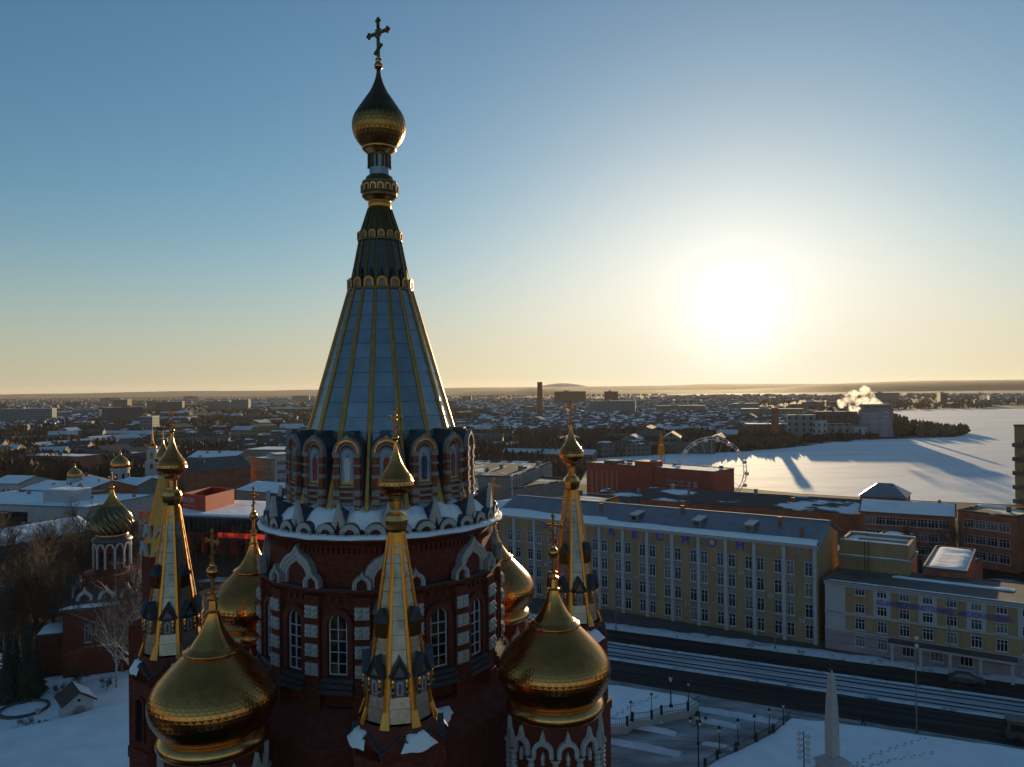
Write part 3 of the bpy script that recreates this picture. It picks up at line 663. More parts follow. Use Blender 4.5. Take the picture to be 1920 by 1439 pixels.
        d['ssnow'] = m.mesh('snow_drift', M_['snow'])
        m = MB(); m.box(-0.30, 0.30, -0.05, 0.5, 0, 0.75); m.mi = 1; m.add([(-0.38, -0.12, 0.72), (0, -0.12, 1.35), (0.38, -0.12, 0.72), (-0.38, 0.6, 0.72), (0, 0.6, 1.35), (0.38, 0.6, 0.72)], [(0, 1, 4, 3), (1, 2, 5, 4), (0, 2, 1), (3, 4, 5), (0, 3, 5, 2)]); d['udormer'] = m.mesh('upper_dormer', [M_['bronze'], M_['slate']])
    d = CACHE[key]
    for k in range(8):
        a = 2 * math.pi * k / 8
        put('tent_facet', d['facet'], root, RZ(a)); put('rib', d['rib'], root, RZ(a + math.pi / 8))
        rd = rad(29.1) * c
        M = radial(a, rd + 0.22, 28.75)
        for n_, kk in (('dormer', 'dormer'), ('dormer_roof', 'droof'), ('dormer_trim', 'dtrim'), ('icon_panel', 'dicon')): put(n_, d[kk], root, M)
        for cme in d['dcol']: put('column', cme, root, M)
        if k % 2: put('upper_dormer', d['udormer'], root, radial(a, rad(31.7) * c + 0.20, 31.35))
        ap = 2.3 * c
        put('kokoshnik', d['skirt'], root, radial(a, ap - .12, 26.05)); put('hood', d['skirtroof'], root, radial(a, ap - .12, 26.05))
        put('arch_moulding', d['archf'], root, radial(a, ap)); put('arch_opening', d['archd'], root, radial(a, ap))
        if k in ((0, 2, 3, 6), (0, 3, 5), (1, 2, 5, 7), (0, 1, 4, 6))[seed % 4]: put('snow_drift', d['ssnow'], root, RZ(a + math.pi / 8))
    for n_, kk in (('tent_cap', 'cap'), ('bulge', 'bulge'), ('onion', 'onion'), ('ball', 'ball'), ('skirt_roof', 'skroof')): put(n_, d[kk], root)
    stuff(put('scales', d['scales'], root))
    put('cross', d['cross'], root, T(0, 0, 40.78) @ RZ(R(-52)))
CACHE = {}
RHO = 12.6
def turrets():
    for k in range(4):
        a = math.pi / 2 * k
        turret_parts_root = None
        if 'turret' not in CACHE:
            tmp = bpy.data.objects.new('tmp', None); COL.objects.link(tmp); turret_parts(tmp)
            for ch in list(tmp.children): bpy.data.objects.remove(ch)
            bpy.data.objects.remove(tmp)
        rt = put('turret', CACHE['turret']['shaft'], CATH, RZ(a) @ T(0.1 if k == 0 else 0, -RHO, 0) @ RZ(-a))
        turret_parts(rt, k)
turrets()

# ---- gilded onion domes on white-arcaded drums
def dome_meshes():
    d = {}
    prof = smooth_profile([(2.36, 25.78), (2.70, 26.2), (2.98, 26.7), (3.09, 27.25), (3.0, 27.75), (2.72, 28.25), (2.28, 28.75), (1.78, 29.25), (1.30, 29.72)], 5)
    d['prof'] = prof
    m = MB(); m.smooth = True; m.lathe(prof, 96, 0, True, True); d['dome'] = m.mesh('dome', M_['gold'])
    m = MB(); m.smooth = True; m.lathe([(1.28, 29.66), (1.42, 29.70), (1.46, 29.78), (1.40, 29.86), (1.25, 29.88), (1.22, 29.98), (1.10, 30.02)], 48); d['ring'] = m.mesh('ring', M_['gold'])
    m = MB(); m.smooth = True; m.lathe(smooth_profile([(1.14, 29.95), (1.0, 30.15), (0.72, 30.55), (0.48, 31.0), (0.34, 31.4), (0.28, 31.7)], 4), 40, 0, True, True); d['bell'] = m.mesh('flared_cap', M_['gold'])
    m = MB(); m.lathe([(0.34, 31.66), (0.34, 31.74), (0.25, 31.78), (0.20, 32.25), (0.28, 32.3), (0.28, 32.36), (0.14, 32.45), (0.24, 32.58), (0.24, 32.64), (0.11, 32.7), (0.10, 33.3), (0.16, 33.36), (0.16, 33.42)], 8); d['neck'] = m.mesh('neck', M_['copper'])
    m = MB(); m.smooth = True; m.ball((0, 0, 33.70), 0.30, 20); d['ball'] = m.mesh('ball', M_['gold'])
    m = MB(); m.smooth = True; m.lathe([(0.14, 33.95), (0.18, 34.02), (0.08, 34.14)], 12); d['foot'] = m.mesh('cross_foot', M_['copper'])
    d['cross'] = cross_mesh(1.75, M_['goldsheet'])
    m = MB(); m.smooth = True; m.lathe([(2.40, 25.0), (2.62, 25.12), (2.72, 25.35), (2.66, 25.6), (2.45, 25.78), (2.3, 25.85)], 64); d['cushion'] = m.mesh('cushion', M_['copper'])
    m = MB(); m.lathe([(2.42, 14), (2.42, 25.05)], 40); d['drum'] = m.mesh('dome_drum', M_['brick'])
    m = MB(); m.band(arch(1.16, 0.86, 14, 0.0), arch(0.74, 0.62, 14, 0.0), -0.16, 0.06); m.plate([(-0.18, 0.84), (0, 1.42), (0.18, 0.84), (0.0, 0.72)], -0.2, 0.02); m.ball((0, -0.1, -0.28), 0.12, 6); m.plate([(-0.06, -0.2), (0.06, -0.2), (0.1, 0.0), (0.0, 0.3), (-0.1, 0.0)], -0.16, 0.05)
    d['arch'] = m.mesh('arcade_arch', M_['white'])
    m = MB(); prof_c = []
    z = 18.0
    while z < 23.3:
        prof_c += [(0.14, z), (0.2, z + 0.12), (0.14, z + 0.24)]; z += 0.26
    m.lathe(prof_c + [(0.16, 23.3), (0.27, 23.4), (0.27, 23.52)], 10); d['col'] = m.mesh('column', M_['white'])
    m = MB(); m.band(arch(0.62, 2.2, 10, 0, 0, 20.3), arch(0.50, 2.14, 10, 0, 0, 20.3), -0.08, 0.02); m.box(-0.02, 0.02, -0.06, 0, 20.3, 22.4)
    for zz in (20.8, 21.3, 21.8): m.box(-0.25, 0.25, -0.055, 0, zz - .02, zz + .02)
    d['win'] = m.mesh('window', M_['frame'])
    m = MB(); m.plate(arch(0.5, 2.14, 10, 0, 0, 20.3), -0.02, 0.03); d['pane'] = m.mesh('pane', M_['glass'])
    return d
DM = dome_meshes()
def domes():
    NS, ROWS = 54, 28
    cuts = shingle_rows(DM['prof'], ROWS)
    singles = [None] * ROWS
    for q in range(ROWS - 1):
        vs, fs = shingle_verts(cuts, q, NS, 0.022); m = MB(); m.add(vs, fs); singles[q] = m.mesh('shingle', M_['gold'])
    cam_local = CATH_M.inverted() @ Vector((0, 0, CAM_Z))
    joined = None
    for k in range(4):
        a = math.pi / 4 + math.pi / 2 * k
        pos = Vector((RHO * math.sin(a), -RHO * math.cos(a), 0.2))
        dm = put('dome_drum', DM['drum'], CATH, T(*pos))
        for n_ in ('ring', 'bell', 'neck', 'ball', 'foot', 'cushion'): put({'bell': 'flared_cap', 'foot': 'cross_foot'}.get(n_, n_), DM[n_], dm)
        sh = put('dome', DM['dome'], dm)
        put('cross', DM['cross'], dm, T(0, 0, 34.1) @ RZ(R(-52)))
        for i in range(12):
            b = 2 * math.pi * i / 12
            put('arcade_arch', DM['arch'], dm, radial(b, 2.46, 23.52)); put('column', DM['col'], dm, radial(b + math.pi / 12, 2.56))
            put('window', DM['win'], dm, radial(b, 2.43)); put('pane', DM['pane'], dm, radial(b, 2.43))
        skip = set()
        if k in (0, 3):                                          # the two domes nearest the viewer: scales one can pick out are pieces
            v = cam_local - pos; face = math.atan2(v.x, -v.y)
            for q in range(3, 15):
                for s_ in range(-6, 7):
                    if len(skip) >= 150: break
                    kk = round(face / (2 * math.pi) * NS - 0.5 * (q % 2)) + s_
                    if (q, kk % NS) in skip: continue
                    skip.add((q, kk % NS)); put('shingle', singles[q], dm, RZ(2 * math.pi * (kk + 0.5 * (q % 2)) / NS))
        if skip or joined is None:
            o = shingles(DM['prof'], NS, ROWS, M_['gold'], 'shingles', dm, 0.022, None, skip)
            if not skip: joined = o.data
        else: o = put('shingles', joined, dm)
        stuff(o)
domes()
# ------------------------------------------------------------------ the setting: ground, lake, hills, street
def sheet(name, pts, z, mt, parent=None, sub=0):
    m = MB(); n = len(pts); m.add([(p[0], p[1], z) for p in pts], [tuple(range(n))]); return m.build(name, mt, parent)
def inside(p, poly):
    c = False; n = len(poly)
    for i in range(n):
        a, b = poly[i], poly[i - 1]
        if (a[1] > p[1]) != (b[1] > p[1]) and p[0] < (b[0] - a[0]) * (p[1] - a[1]) / (b[1] - a[1]) + a[0]: c = not c
    return c
# far ground: brown winter town ground with lying snow
def ground_mat():
    m = bpy.data.materials.new('winter_ground'); m.use_nodes = True; nt = m.node_tree; N, L = nt.nodes, nt.links
    b = N['Principled BSDF']; b.inputs['Roughness'].default_value = 0.9; b.inputs['Specular IOR Level'].default_value = 0.1
    tc = N.new('ShaderNodeTexCoord')
    def nz(scale, det, st=(1, 1, 1)):
        mp = N.new('ShaderNodeMapping'); mp.inputs['Scale'].default_value = st; L.new(tc.outputs['Object'], mp.inputs[0])
        n = N.new('ShaderNodeTexNoise'); n.inputs['Scale'].default_value = scale; n.inputs['Detail'].default_value = det; n.inputs['Roughness'].default_value = 0.65
        L.new(mp.outputs[0], n.inputs['Vector']); return n.outputs[0]
    def ramp(src, lo, hi, c0, c1):
        r = N.new('ShaderNodeValToRGB'); r.color_ramp.elements[0].position = lo; r.color_ramp.elements[1].position = hi
        r.color_ramp.elements[0].color = (*c0, 1); r.color_ramp.elements[1].color = (*c1, 1); L.new(src, r.inputs[0]); return r.outputs[0]
    earth = ramp(nz(0.02, 6), 0.35, 0.7, (0.022, 0.018, 0.016), (0.055, 0.040, 0.030))
    patch = ramp(nz(0.012, 8, (1, 1.8, 1)), 0.56, 0.60, (0, 0, 0), (1, 1, 1))
    mx = N.new('ShaderNodeMix'); mx.data_type = 'RGBA'; L.new(patch, mx.inputs['Factor']); L.new(earth, mx.inputs[6]); mx.inputs[7].default_value = (0.62, 0.64, 0.68, 1)
    L.new(mx.outputs[2], b.inputs['Base Color'])
    return m
M_['ground'] = ground_mat()
M_['lake'] = mat('lake_snow', (0.90, 0.91, 0.92), 0.8, 0, 0.03, 0.02, 0.25, 0.05, 0.2, (0.68, 0.70, 0.75), (0.33, 0.62), 8, 'Object', (0.3, 1.7, 1))
m = MB(); m.add([(-26000, -400, 0), (26000, -400, 0), (26000, 30000, 0), (-26000, 30000, 0)], [(0, 1, 2, 3)])
struct(m.build('ground', M_['ground']))
def gp(px, py, z=0.0): v = G(px, py, z); return (v.x, v.y)
LAKE = [gp(*p) for p in ((1010, 872), (1100, 861), (1250, 852), (1400, 847), (1490, 839), (1560, 831), (1640, 826), (1720, 822), (1790, 820), (1812, 816), (1806, 811), (1760, 806), (1715, 798), (1690, 790), (1672, 780), (1668, 770), (1760, 767.5), (1920, 767), (2300, 764), (2700, 775), (2700, 960), (1920, 948), (1700, 938), (1500, 926), (1380, 915), (1240, 903), (1120, 893), (1040, 888))]
struct(sheet('lake', LAKE, 0.05, M_['lake']), 'frozen snow covered lake')
# park snow round the cathedral and chapel
def snow_field(name, pts, z, amp, sc, n=60, label=None, mt='snow', ctr=None):
    """a gently uneven sheet of snow filling an outline, its rim falling to the ground"""
    dense = []
    per = sum((Vector(pts[i]) - Vector(pts[i - 1])).length for i in range(len(pts))); step = per / (n * 3)
    for i in range(len(pts)):
        a, b = Vector(pts[i]), Vector(pts[(i + 1) % len(pts)]); k = max(1, int((b - a).length / step))
        for j in range(k):
            q = a + (b - a) * j / k; w = 0.35 * min(1.0, step) * noise.noise((q.x * .5, q.y * .5, 1)); dense.append((q.x + w, q.y + w))
    cx, cy = ctr or (sum(p[0] for p in dense) / len(dense), sum(p[1] for p in dense) / len(dense))
    m = MB(); m.smooth = True; rings = []
    for f, h in ((1.0, -0.15), (0.995, 0.45), (0.985, 0.8), (0.96, 0.96), (0.9, 1.0), (0.8, 1.0), (0.7, 1), (0.6, 1), (0.5, 1), (0.4, 1), (0.3, 1), (0.2, 1), (0.1, 1), (0.02, 1)):
        r_ = []
        for x, y in dense:
            px, py = cx + (x - cx) * f, cy + (y - cy) * f
            r_.append((px, py, z * h + (amp * noise.noise((px * sc, py * sc, 2.2)) + .3 * amp * noise.noise((px * sc * 4, py * sc * 4, 5))) * max(0, h) * min(1, (1 - f) * 12) + 0.01))
        rings.append(r_)
    m.loft(rings, False, True); return struct(m.build(name, M_[mt]), label)
snow_field('snow_field', [gp(*p) for p in ((-350, 1225), (60, 1225), (260, 1190), (520, 1180), (900, 1180), (1120, 1196), (1150, 1330), (1050, 1500), (700, 2200), (-900, 2200), (-700, 1400))], 0.12, 0.25, 0.06, 70)
snow_field('snow_bank', [gp(*p) for p in ((-260, 1428), (0, 1393), (90, 1373), (150, 1358), (190, 1344), (230, 1332), (300, 1326), (420, 1335), (480, 1700), (-500, 1800))], 1.75, 0.5, 0.06, 60)
# street: direction along the tram line
RA = G(1300, 1243); RB = G(1700, 1301)
RU = (RB - RA).normalized(); RN = Vector((RU.y, -RU.x, 0)); RN = RN if RN.y < 0 else -RN       # RN points towards the viewer
def rp(t, o, z=0.0): v = RA + RU * t + RN * o; return (v.x, v.y, z)
ROADM = T(RA.x, RA.y, 0) @ RZ(math.atan2(RU.y, RU.x))           # local x along the street, -y towards the viewer
def strip(name, o0, o1, z, mt, t0=-75, t1=110, parent=None):
    m = MB(); n = 40; vs = []
    for i in range(n + 1):
        t = t0 + (t1 - t0) * i / n
        vs += [(t, -o0, z), (t, -o1, z)]
    m.add(vs, [(2 * i, 2 * i + 1, 2 * i + 3, 2 * i + 2) for i in range(n)]); return m.build(name, mt, parent, ROADM)
struct(strip('pavement', -24, -10.6, 0.10, M_['felt']))
struct(strip('road', -10.6, 13.6, 0.02, M_['asphalt']))
tb = struct(strip('tram_bed', -3.4, 3.4, 0.06, M_['tramsnow']))
for o in (-2.55, -1.05, 1.05, 2.55):
    m = MB(); m.tube([(-75, -o, 0.1), (110, -o, 0.1)], 0.10, 6); m.build('rail', M_['iron'], tb)
def bank(name, o, w, h, t0, t1, seed, mt='snowcrust'):
    m = MB(); m.smooth = True; n = int((t1 - t0) / 0.8); vs = []
    for i in range(n + 1):
        t = t0 + (t1 - t0) * i / n
        for k in range(6):
            u = k / 5; hh = h * math.sin(math.pi * u) ** 0.7 * (0.75 + 0.7 * noise.noise((t * 0.35, seed, k * .5))) if 0 < k < 5 else 0
            vs.append(rp(t, o + w * (u - .5) * (1 + .35 * noise.noise((t * .2, seed + 9, 0))), 0.05 + max(0, hh)))
    m.add(vs, [(i * 6 + k, i * 6 + k + 1, i * 6 + k + 7, i * 6 + k + 6) for i in range(n) for k in range(5)]); return struct(m.build(name, M_[mt]), None)
bank('snow_bank', -12.2, 3.6, 0.55, -75, 110, 1, 'dirtsnow')
bank('snow_bank', 3.7, 0.9, 0.16, -75, 110, 2, 'dirtsnow'); bank('snow_bank', -3.7, 0.8, 0.14, -75, 110, 3, 'dirtsnow')
bank('snow_bank', 13.0, 1.2, 0.2, -60, 110, 4, 'slush')
struct(strip('pavement', 13.6, 16.4, 0.12, M_['slush'], -60, 110))
# plaza below the terraces
struct(sheet('plaza', [gp(*p) for p in ((1090, 1296), (1300, 1305), (1500, 1345), (1500, 1500), (1300, 1700), (1020, 1700), (1060, 1400))], 0.14, M_['slush']))
LT = [gp(px, py, 1.3) for px, py in ((1060, 1282), (1160, 1286), (1286, 1306), (1311, 1317), (1290, 1331), (1240, 1338), (1222, 1347), (1186, 1351), (1176, 1359), (1140, 1361), (1060, 1366))]
RT = [gp(px, py, 1.3) for px, py in ((1482, 1347), (1560, 1354), (1700, 1373), (1920, 1405), (2200, 1446), (2200, 1750), (1280, 1750), (1322, 1440), (1345, 1424), (1380, 1409), (1418, 1391), (1450, 1374))]
def terrace(name, pts):
    m = MB(); m.prism(pts, 0.0, 1.22); w = struct(m.build('retaining_wall', M_['granite']))
    c = Vector((sum(p[0] for p in pts) / len(pts), sum(p[1] for p in pts) / len(pts)))
    s = snow_field(name, pts, 0.14, 0.10, 0.12, 60); s.location.z = 1.22
    return s
terrace('snow_lawn', LT); terrace('snow_lawn', RT)
for k, (px, py, sx, sy) in enumerate(((1230, 1372, 5.0, 1.4), (1345, 1359, 5.5, 1.3), (1205, 1404, 9, 1.6), (1345, 1402, 3.6, 0.9), (1232, 1355, 1.6, 1.2), (1385, 1345, 12, 1.6), (1290, 1330, 4.0, 0.8))):
    c = G(px, py); m = MB(T(c.x, c.y, 0.15) @ RZ(math.atan2(RU.y, RU.x))); m.smooth = True
    vs = [(sx * (i / 12 - .5), sy * (j / 6 - .5), 0.42 * max(0, (1 - (2 * i / 12 - 1) ** 2)) ** .5 * max(0, (1 - (2 * j / 6 - 1) ** 2)) ** .5 * (0.7 + 0.7 * abs(noise.noise((i * .6, j * .6, k))))) for j in range(7) for i in range(13)]
    m.add(vs, [(j * 13 + i, j * 13 + i + 1, j * 13 + i + 14, j * 13 + i + 13) for j in range(6) for i in range(12)])
    struct(m.build('snow_heap', M_['snowcrust']))
# hills round the horizon
M_['hill'] = mat('far_hills', (0.045, 0.037, 0.034), 0.95, 0, 0.2, 0.0006, 0, 1, 0.1, (0.45, 0.46, 0.50), (0.24, 0.29), 6, 'Object', (0.5, 3, 1))
def hills(y, top, seed, x0, x1, dep, mt, amp=0.4):
    m = MB(); m.smooth = True; n = 90; vs = []
    for i in range(n + 1):
        x = x0 + (x1 - x0) * i / n
        h = top(x / y * F_PX + 960) * (1 + amp * 0.4 * noise.noise((i * .15, seed, 0))) + 5 * noise.noise((i * .9, seed, 4))
        for k, (dy, f) in enumerate(((0, 0.0), (dep * .25, .45), (dep * .55, .85), (dep, 1.0), (dep * 1.5, 0.5), (dep * 2, 0))): vs.append((x, y + dy, -0.5 + max(0.5, h * f + (4 * noise.noise((i * .5, k * 3.3, seed)) if 0 < k < 4 else 0))))
    m.add(vs, [(i * 6 + k, (i + 1) * 6 + k, (i + 1) * 6 + k + 1, i * 6 + k + 1) for i in range(n) for k in range(5)]); return struct(m.build('hills', mt))
def lerp_tab(tab):
    def f(px):
        for (a, va), (b, vb) in zip(tab, tab[1:]):
            if px <= b: return va + (vb - va) * max(0, min(1, (px - a) / (b - a)))
        return tab[-1][1]
    return f
hills(9000, lerp_tab([(-400, 25), (0, 40), (150, 55), (400, 50), (700, 62), (1000, 58), (1300, 62), (1420, 80), (1700, 66), (1920, 92), (2400, 95)]), 1, -11000, 11000, 2200, M_['hill'])
hills(4600, lerp_tab([(-400, 8), (150, 12), (600, 10), (840, 18), (920, 36), (960, 26), (1000, 44), (1060, 42), (1120, 26), (1300, 14), (1500, 18), (1700, 50), (1920, 62), (2400, 60)]), 5, -5600, 5600, 1000, M_['hill'], 0.2)
# the rounded white hill behind the chimney
c = Pd(1055, 726, 11500); m = MB(T(c.x, 11600, 0)); m.smooth = True
m.lathe([(1100, 0), (700, 20), (420, 55), (230, 92), (100, 108), (5, 112)], 28, 0, False, True)
struct(m.build('hills', mat('snowy_hill', (0.5, 0.5, 0.53), 0.9, 0, 0.1, 0.002, 0, 1, 0.1, (0.2, 0.2, 0.2))))
# ------------------------------------------------------------------ buildings
def frame_of(p0, p1):                        # local x along p0->p1 (left to right as seen), y away from the viewer, z up
    d = Vector(p1) - Vector(p0); return T(p0[0], p0[1], 0) @ RZ(math.atan2(d[1], d[0])), math.hypot(d[0], d[1])
WIN = {}
def window_mesh(w, h, cols=2, rows=2, depth=0.09, mt='frame'):
    k = (round(w, 2), round(h, 2), cols, rows, mt)
    if k not in WIN:
        f = MB(); t = min(0.08, w * 0.07)
        f.band([(-w / 2, 0), (-w / 2, h), (w / 2, h), (w / 2, 0)], [(-w / 2 + t, t), (-w / 2 + t, h - t), (w / 2 - t, h - t), (w / 2 - t, t)], -depth, 0.0, True)
        for c in range(1, cols): x = -w / 2 + w * c / cols; f.box(x - t * .45, x + t * .45, -depth + 0.015, -0.005, t, h - t)
        if rows > 1:
            z = h * 0.68
            for c in range(cols): xa, xb = -w / 2 + w * c / cols + t * .5, -w / 2 + w * (c + 1) / cols - t * .5; f.box(xa, xb, -depth + 0.018, -0.006, z - t * .4, z + t * .4)
        f.box(-w / 2 - 0.08, w / 2 + 0.08, -depth - 0.10, 0.0, -0.09, -0.005)
        p = MB(); p.box(-w / 2 + t * .5, w / 2 - t * .5, -0.03, -0.012, t * .5, h - t * .5)
        WIN[k] = (f.mesh('window', M_[mt]), [p.mesh('pane', M_[g]) for g in ('glass', 'glass', 'glass3', 'glass2', 'glass')])
    return WIN[k]
def add_window(par, x, z, w, h, cols=2, rows=2, M=None):
    f, p = window_mesh(w, h, cols, rows)
    o = put('window', f, par, (M or I4) @ T(x, 0, z)); put('pane', rng.choice(p), o); return o
def text(par, s, size, M, mt, name='lettering', ext=0.03, fit=None, bold=0.0):
    c = bpy.data.curves.new(name, 'FONT'); c.body = s; c.size = size; c.extrude = ext; c.align_x = 'CENTER'; c.resolution_u = 3; c.offset = bold
    o = bpy.data.objects.new('tmp', c); COL.objects.link(o); bpy.context.view_layer.update()
    me = bpy.data.meshes.new_from_object(o.evaluated_get(bpy.context.evaluated_depsgraph_get())); me.name = name
    bpy.data.objects.remove(o); me.materials.clear(); me.materials.append(mt)
    if fit:
        w = max(v.co.x for v in me.vertices) - min(v.co.x for v in me.vertices); me.transform(Matrix.Diagonal((fit / w, 1, 1, 1)))
    return put(name, me, par, M @ RX(R(90)))
def snow_cap(par, x0, x1, y0, y1, z, th=0.18, seed=0, name='roof_snow', hole=0.0, slope=None):
    """lumpy snow on a flat or sloping roof plane; with hole > 0 it has melted through in places"""
    n = max(3, min(64, int((x1 - x0) / .8))); k = max(3, min(20, int((y1 - y0) / .8)))
    m = MB(); m.smooth = True; vs = []; keep = set()
    for j in range(k + 1):
        for i in range(n + 1):
            u, v = i / n, j / k
            e = min(1, min(u, 1 - u) * n / 1.0, min(v, 1 - v) * k / 1.0)
            h = th * (0.35 + 0.65 * e) * (1 + 0.5 * noise.noise((u * n * .35, v * k * .5, seed))) if e > 0 else 0.012
            zz = z + (slope * v if slope else 0)
            vs.append((x0 + (x1 - x0) * u + (0.15 * noise.noise((j, i * .6, seed)) if 0 < u < 1 else 0), y0 + (y1 - y0) * v + (0.25 * noise.noise((i * .5, seed, j)) if j in (0,) else 0), zz + 0.02 + h))
            if noise.noise((u * n * .22 + seed * 7.7, v * k * .4, seed * 1.3)) > (hole - .5 if hole else -9): keep.add((i, j))
    fs = [(j * (n + 1) + i, j * (n + 1) + i + 1, (j + 1) * (n + 1) + i + 1, (j + 1) * (n + 1) + i) for j in range(k) for i in range(n) if (i, j) in keep]
    if not fs: return
    m.add(vs, fs); return m.build(name, M_['snow'], par)
def block(name, label, cat, p0, p1, dep, h, wall, roof='flat', rise=2.0, rows=0, cols=0, ww=1.2, wh=1.5, z0=1.2, dz=3.2, wc=2, snow=0.25, roofmat='slate', group=None, hole=0.0, base=0.0, parapet=0.45, margin=1.2, over=0.35):
    """a house: wall, roof (with its snow), each window a part of its own; windows only on the front"""
    M, L = frame_of(p0, p1); t = thing(name, label, cat, M, group)
    seed = (p0[0] * 0.37 + p0[1] * 0.11) % 50
    if hole > .25: snow, roofmat = 0, 'feltsnow'                  # roofs where the snow lies in patches
    W = M_[wall] if isinstance(wall, str) else wall
    m = MB()
    if roof == 'gable':
        m.loft([[(0, 0, base), (0, 0, h), (0, dep / 2, h + rise * .96), (0, dep, h), (0, dep, base)], [(L, 0, base), (L, 0, h), (L, dep / 2, h + rise * .96), (L, dep, h), (L, dep, base)]])
    else: m.box(0, L, 0, dep, base, h)
    m.build('wall', W, t)
    m = MB(); o = over
    if roof == 'gable':
        a = [(-o, -o, h - o * rise / (dep / 2)), (-o, dep / 2, h + rise), (-o, dep + o, h - o * rise / (dep / 2))]
        m.loft([[(x, y, z) for x, y, z in a] + [(x, y, z + 0.16) for x, y, z in reversed(a)], [(L + o, y, z) for x, y, z in a] + [(L + o, y, z + 0.16) for x, y, z in reversed(a)]])
    elif roof == 'hip':
        i_ = min(dep / 2, L / 3)
        m.add([(-o, -o, h), (L + o, -o, h), (L + o, dep + o, h), (-o, dep + o, h), (i_, dep / 2, h + rise), (L - i_, dep / 2, h + rise), (-o, -o, h + .12), (L + o, -o, h + .12), (L + o, dep + o, h + .12), (-o, dep + o, h + .12)],
              [(0, 3, 2, 1), (0, 1, 7, 6), (1, 2, 8, 7), (2, 3, 9, 8), (3, 0, 6, 9), (6, 7, 5, 4), (7, 8, 5), (8, 9, 4, 5), (9, 6, 4)])
    else:
        m.box(-0.1, L + 0.1, -0.1, dep + 0.1, h, h + 0.1)
        if parapet:
            m.box(-0.12, L + 0.12, -0.14, 0.16, h + .1, h + parapet); m.box(-0.12, L + 0.12, dep - 0.16, dep + 0.14, h + .1, h + parapet)
            m.box(-0.12, 0.18, 0.16, dep - 0.16, h + .1, h + parapet - .01); m.box(L - 0.18, L + 0.12, 0.16, dep - 0.16, h + .1, h + parapet - .01)
    r = m.build('roof', M_[roofmat], t)
    if snow:
        if roof == 'gable': snow_cap(r, 0, L, -o * .8, dep / 2 - .1, h + 0.17 - o * rise / dep, snow, seed, 'roof_snow', hole, rise); 
        elif roof == 'hip':
            i_ = min(dep / 2, L / 3); m = MB(); m.add([(i_ * .25, 0.2, h + .22), (L - i_ * .25, 0.2, h + .22), (L - i_, dep / 2 - .1, h + rise + .08), (i_, dep / 2 - .1, h + rise + .08)], [(0, 1, 2, 3)]); m.build('roof_snow', M_['snow'], r)
        else: snow_cap(r, 0.25, L - .25, 0.25, dep - .25, h + 0.1, snow, seed, 'roof_snow', hole)
    rr = random.Random(int(seed * 100) + 5)
    if roof == 'flat' and L > 12:                                 # vents, hatches and pipes on flat roofs
        for _ in range(int(L / 7)):
            x, y, s_ = rr.uniform(1.5, L - 1.5), rr.uniform(1.5, max(2, dep - 1.5)), rr.uniform(.3, .9)
            m = MB(T(x, y, h + .1)); m.box(-s_, s_, -s_ * .7, s_ * .7, 0, rr.uniform(.5, 1.5)); m.build('roof_vent', M_[rr.choice(('steel', 'felt', 'redbrick'))], t)
    elif roof == 'gable' and L > 20:
        for _ in range(int(L / 11)):
            x, y = rr.uniform(2, L - 2), rr.uniform(dep * .25, dep * .5); zz = h + rise * y / (dep / 2)
            m = MB(T(x, y, zz - .3)); w_ = rr.uniform(.25, .5); m.box(-w_, w_, -w_, w_, 0, rr.uniform(1.1, 2.2)); m.build('chimney', M_[rr.choice(('redbrick', 'steel', 'plgrey'))], t)
    for q in range(rows):
        for c in range(cols):
            x = margin + (L - 2 * margin) * (c + .5) / cols
            add_window(t, x, z0 + dz * q, ww, wh, wc, 2, T(0, -0.005, 0))
    return t, L

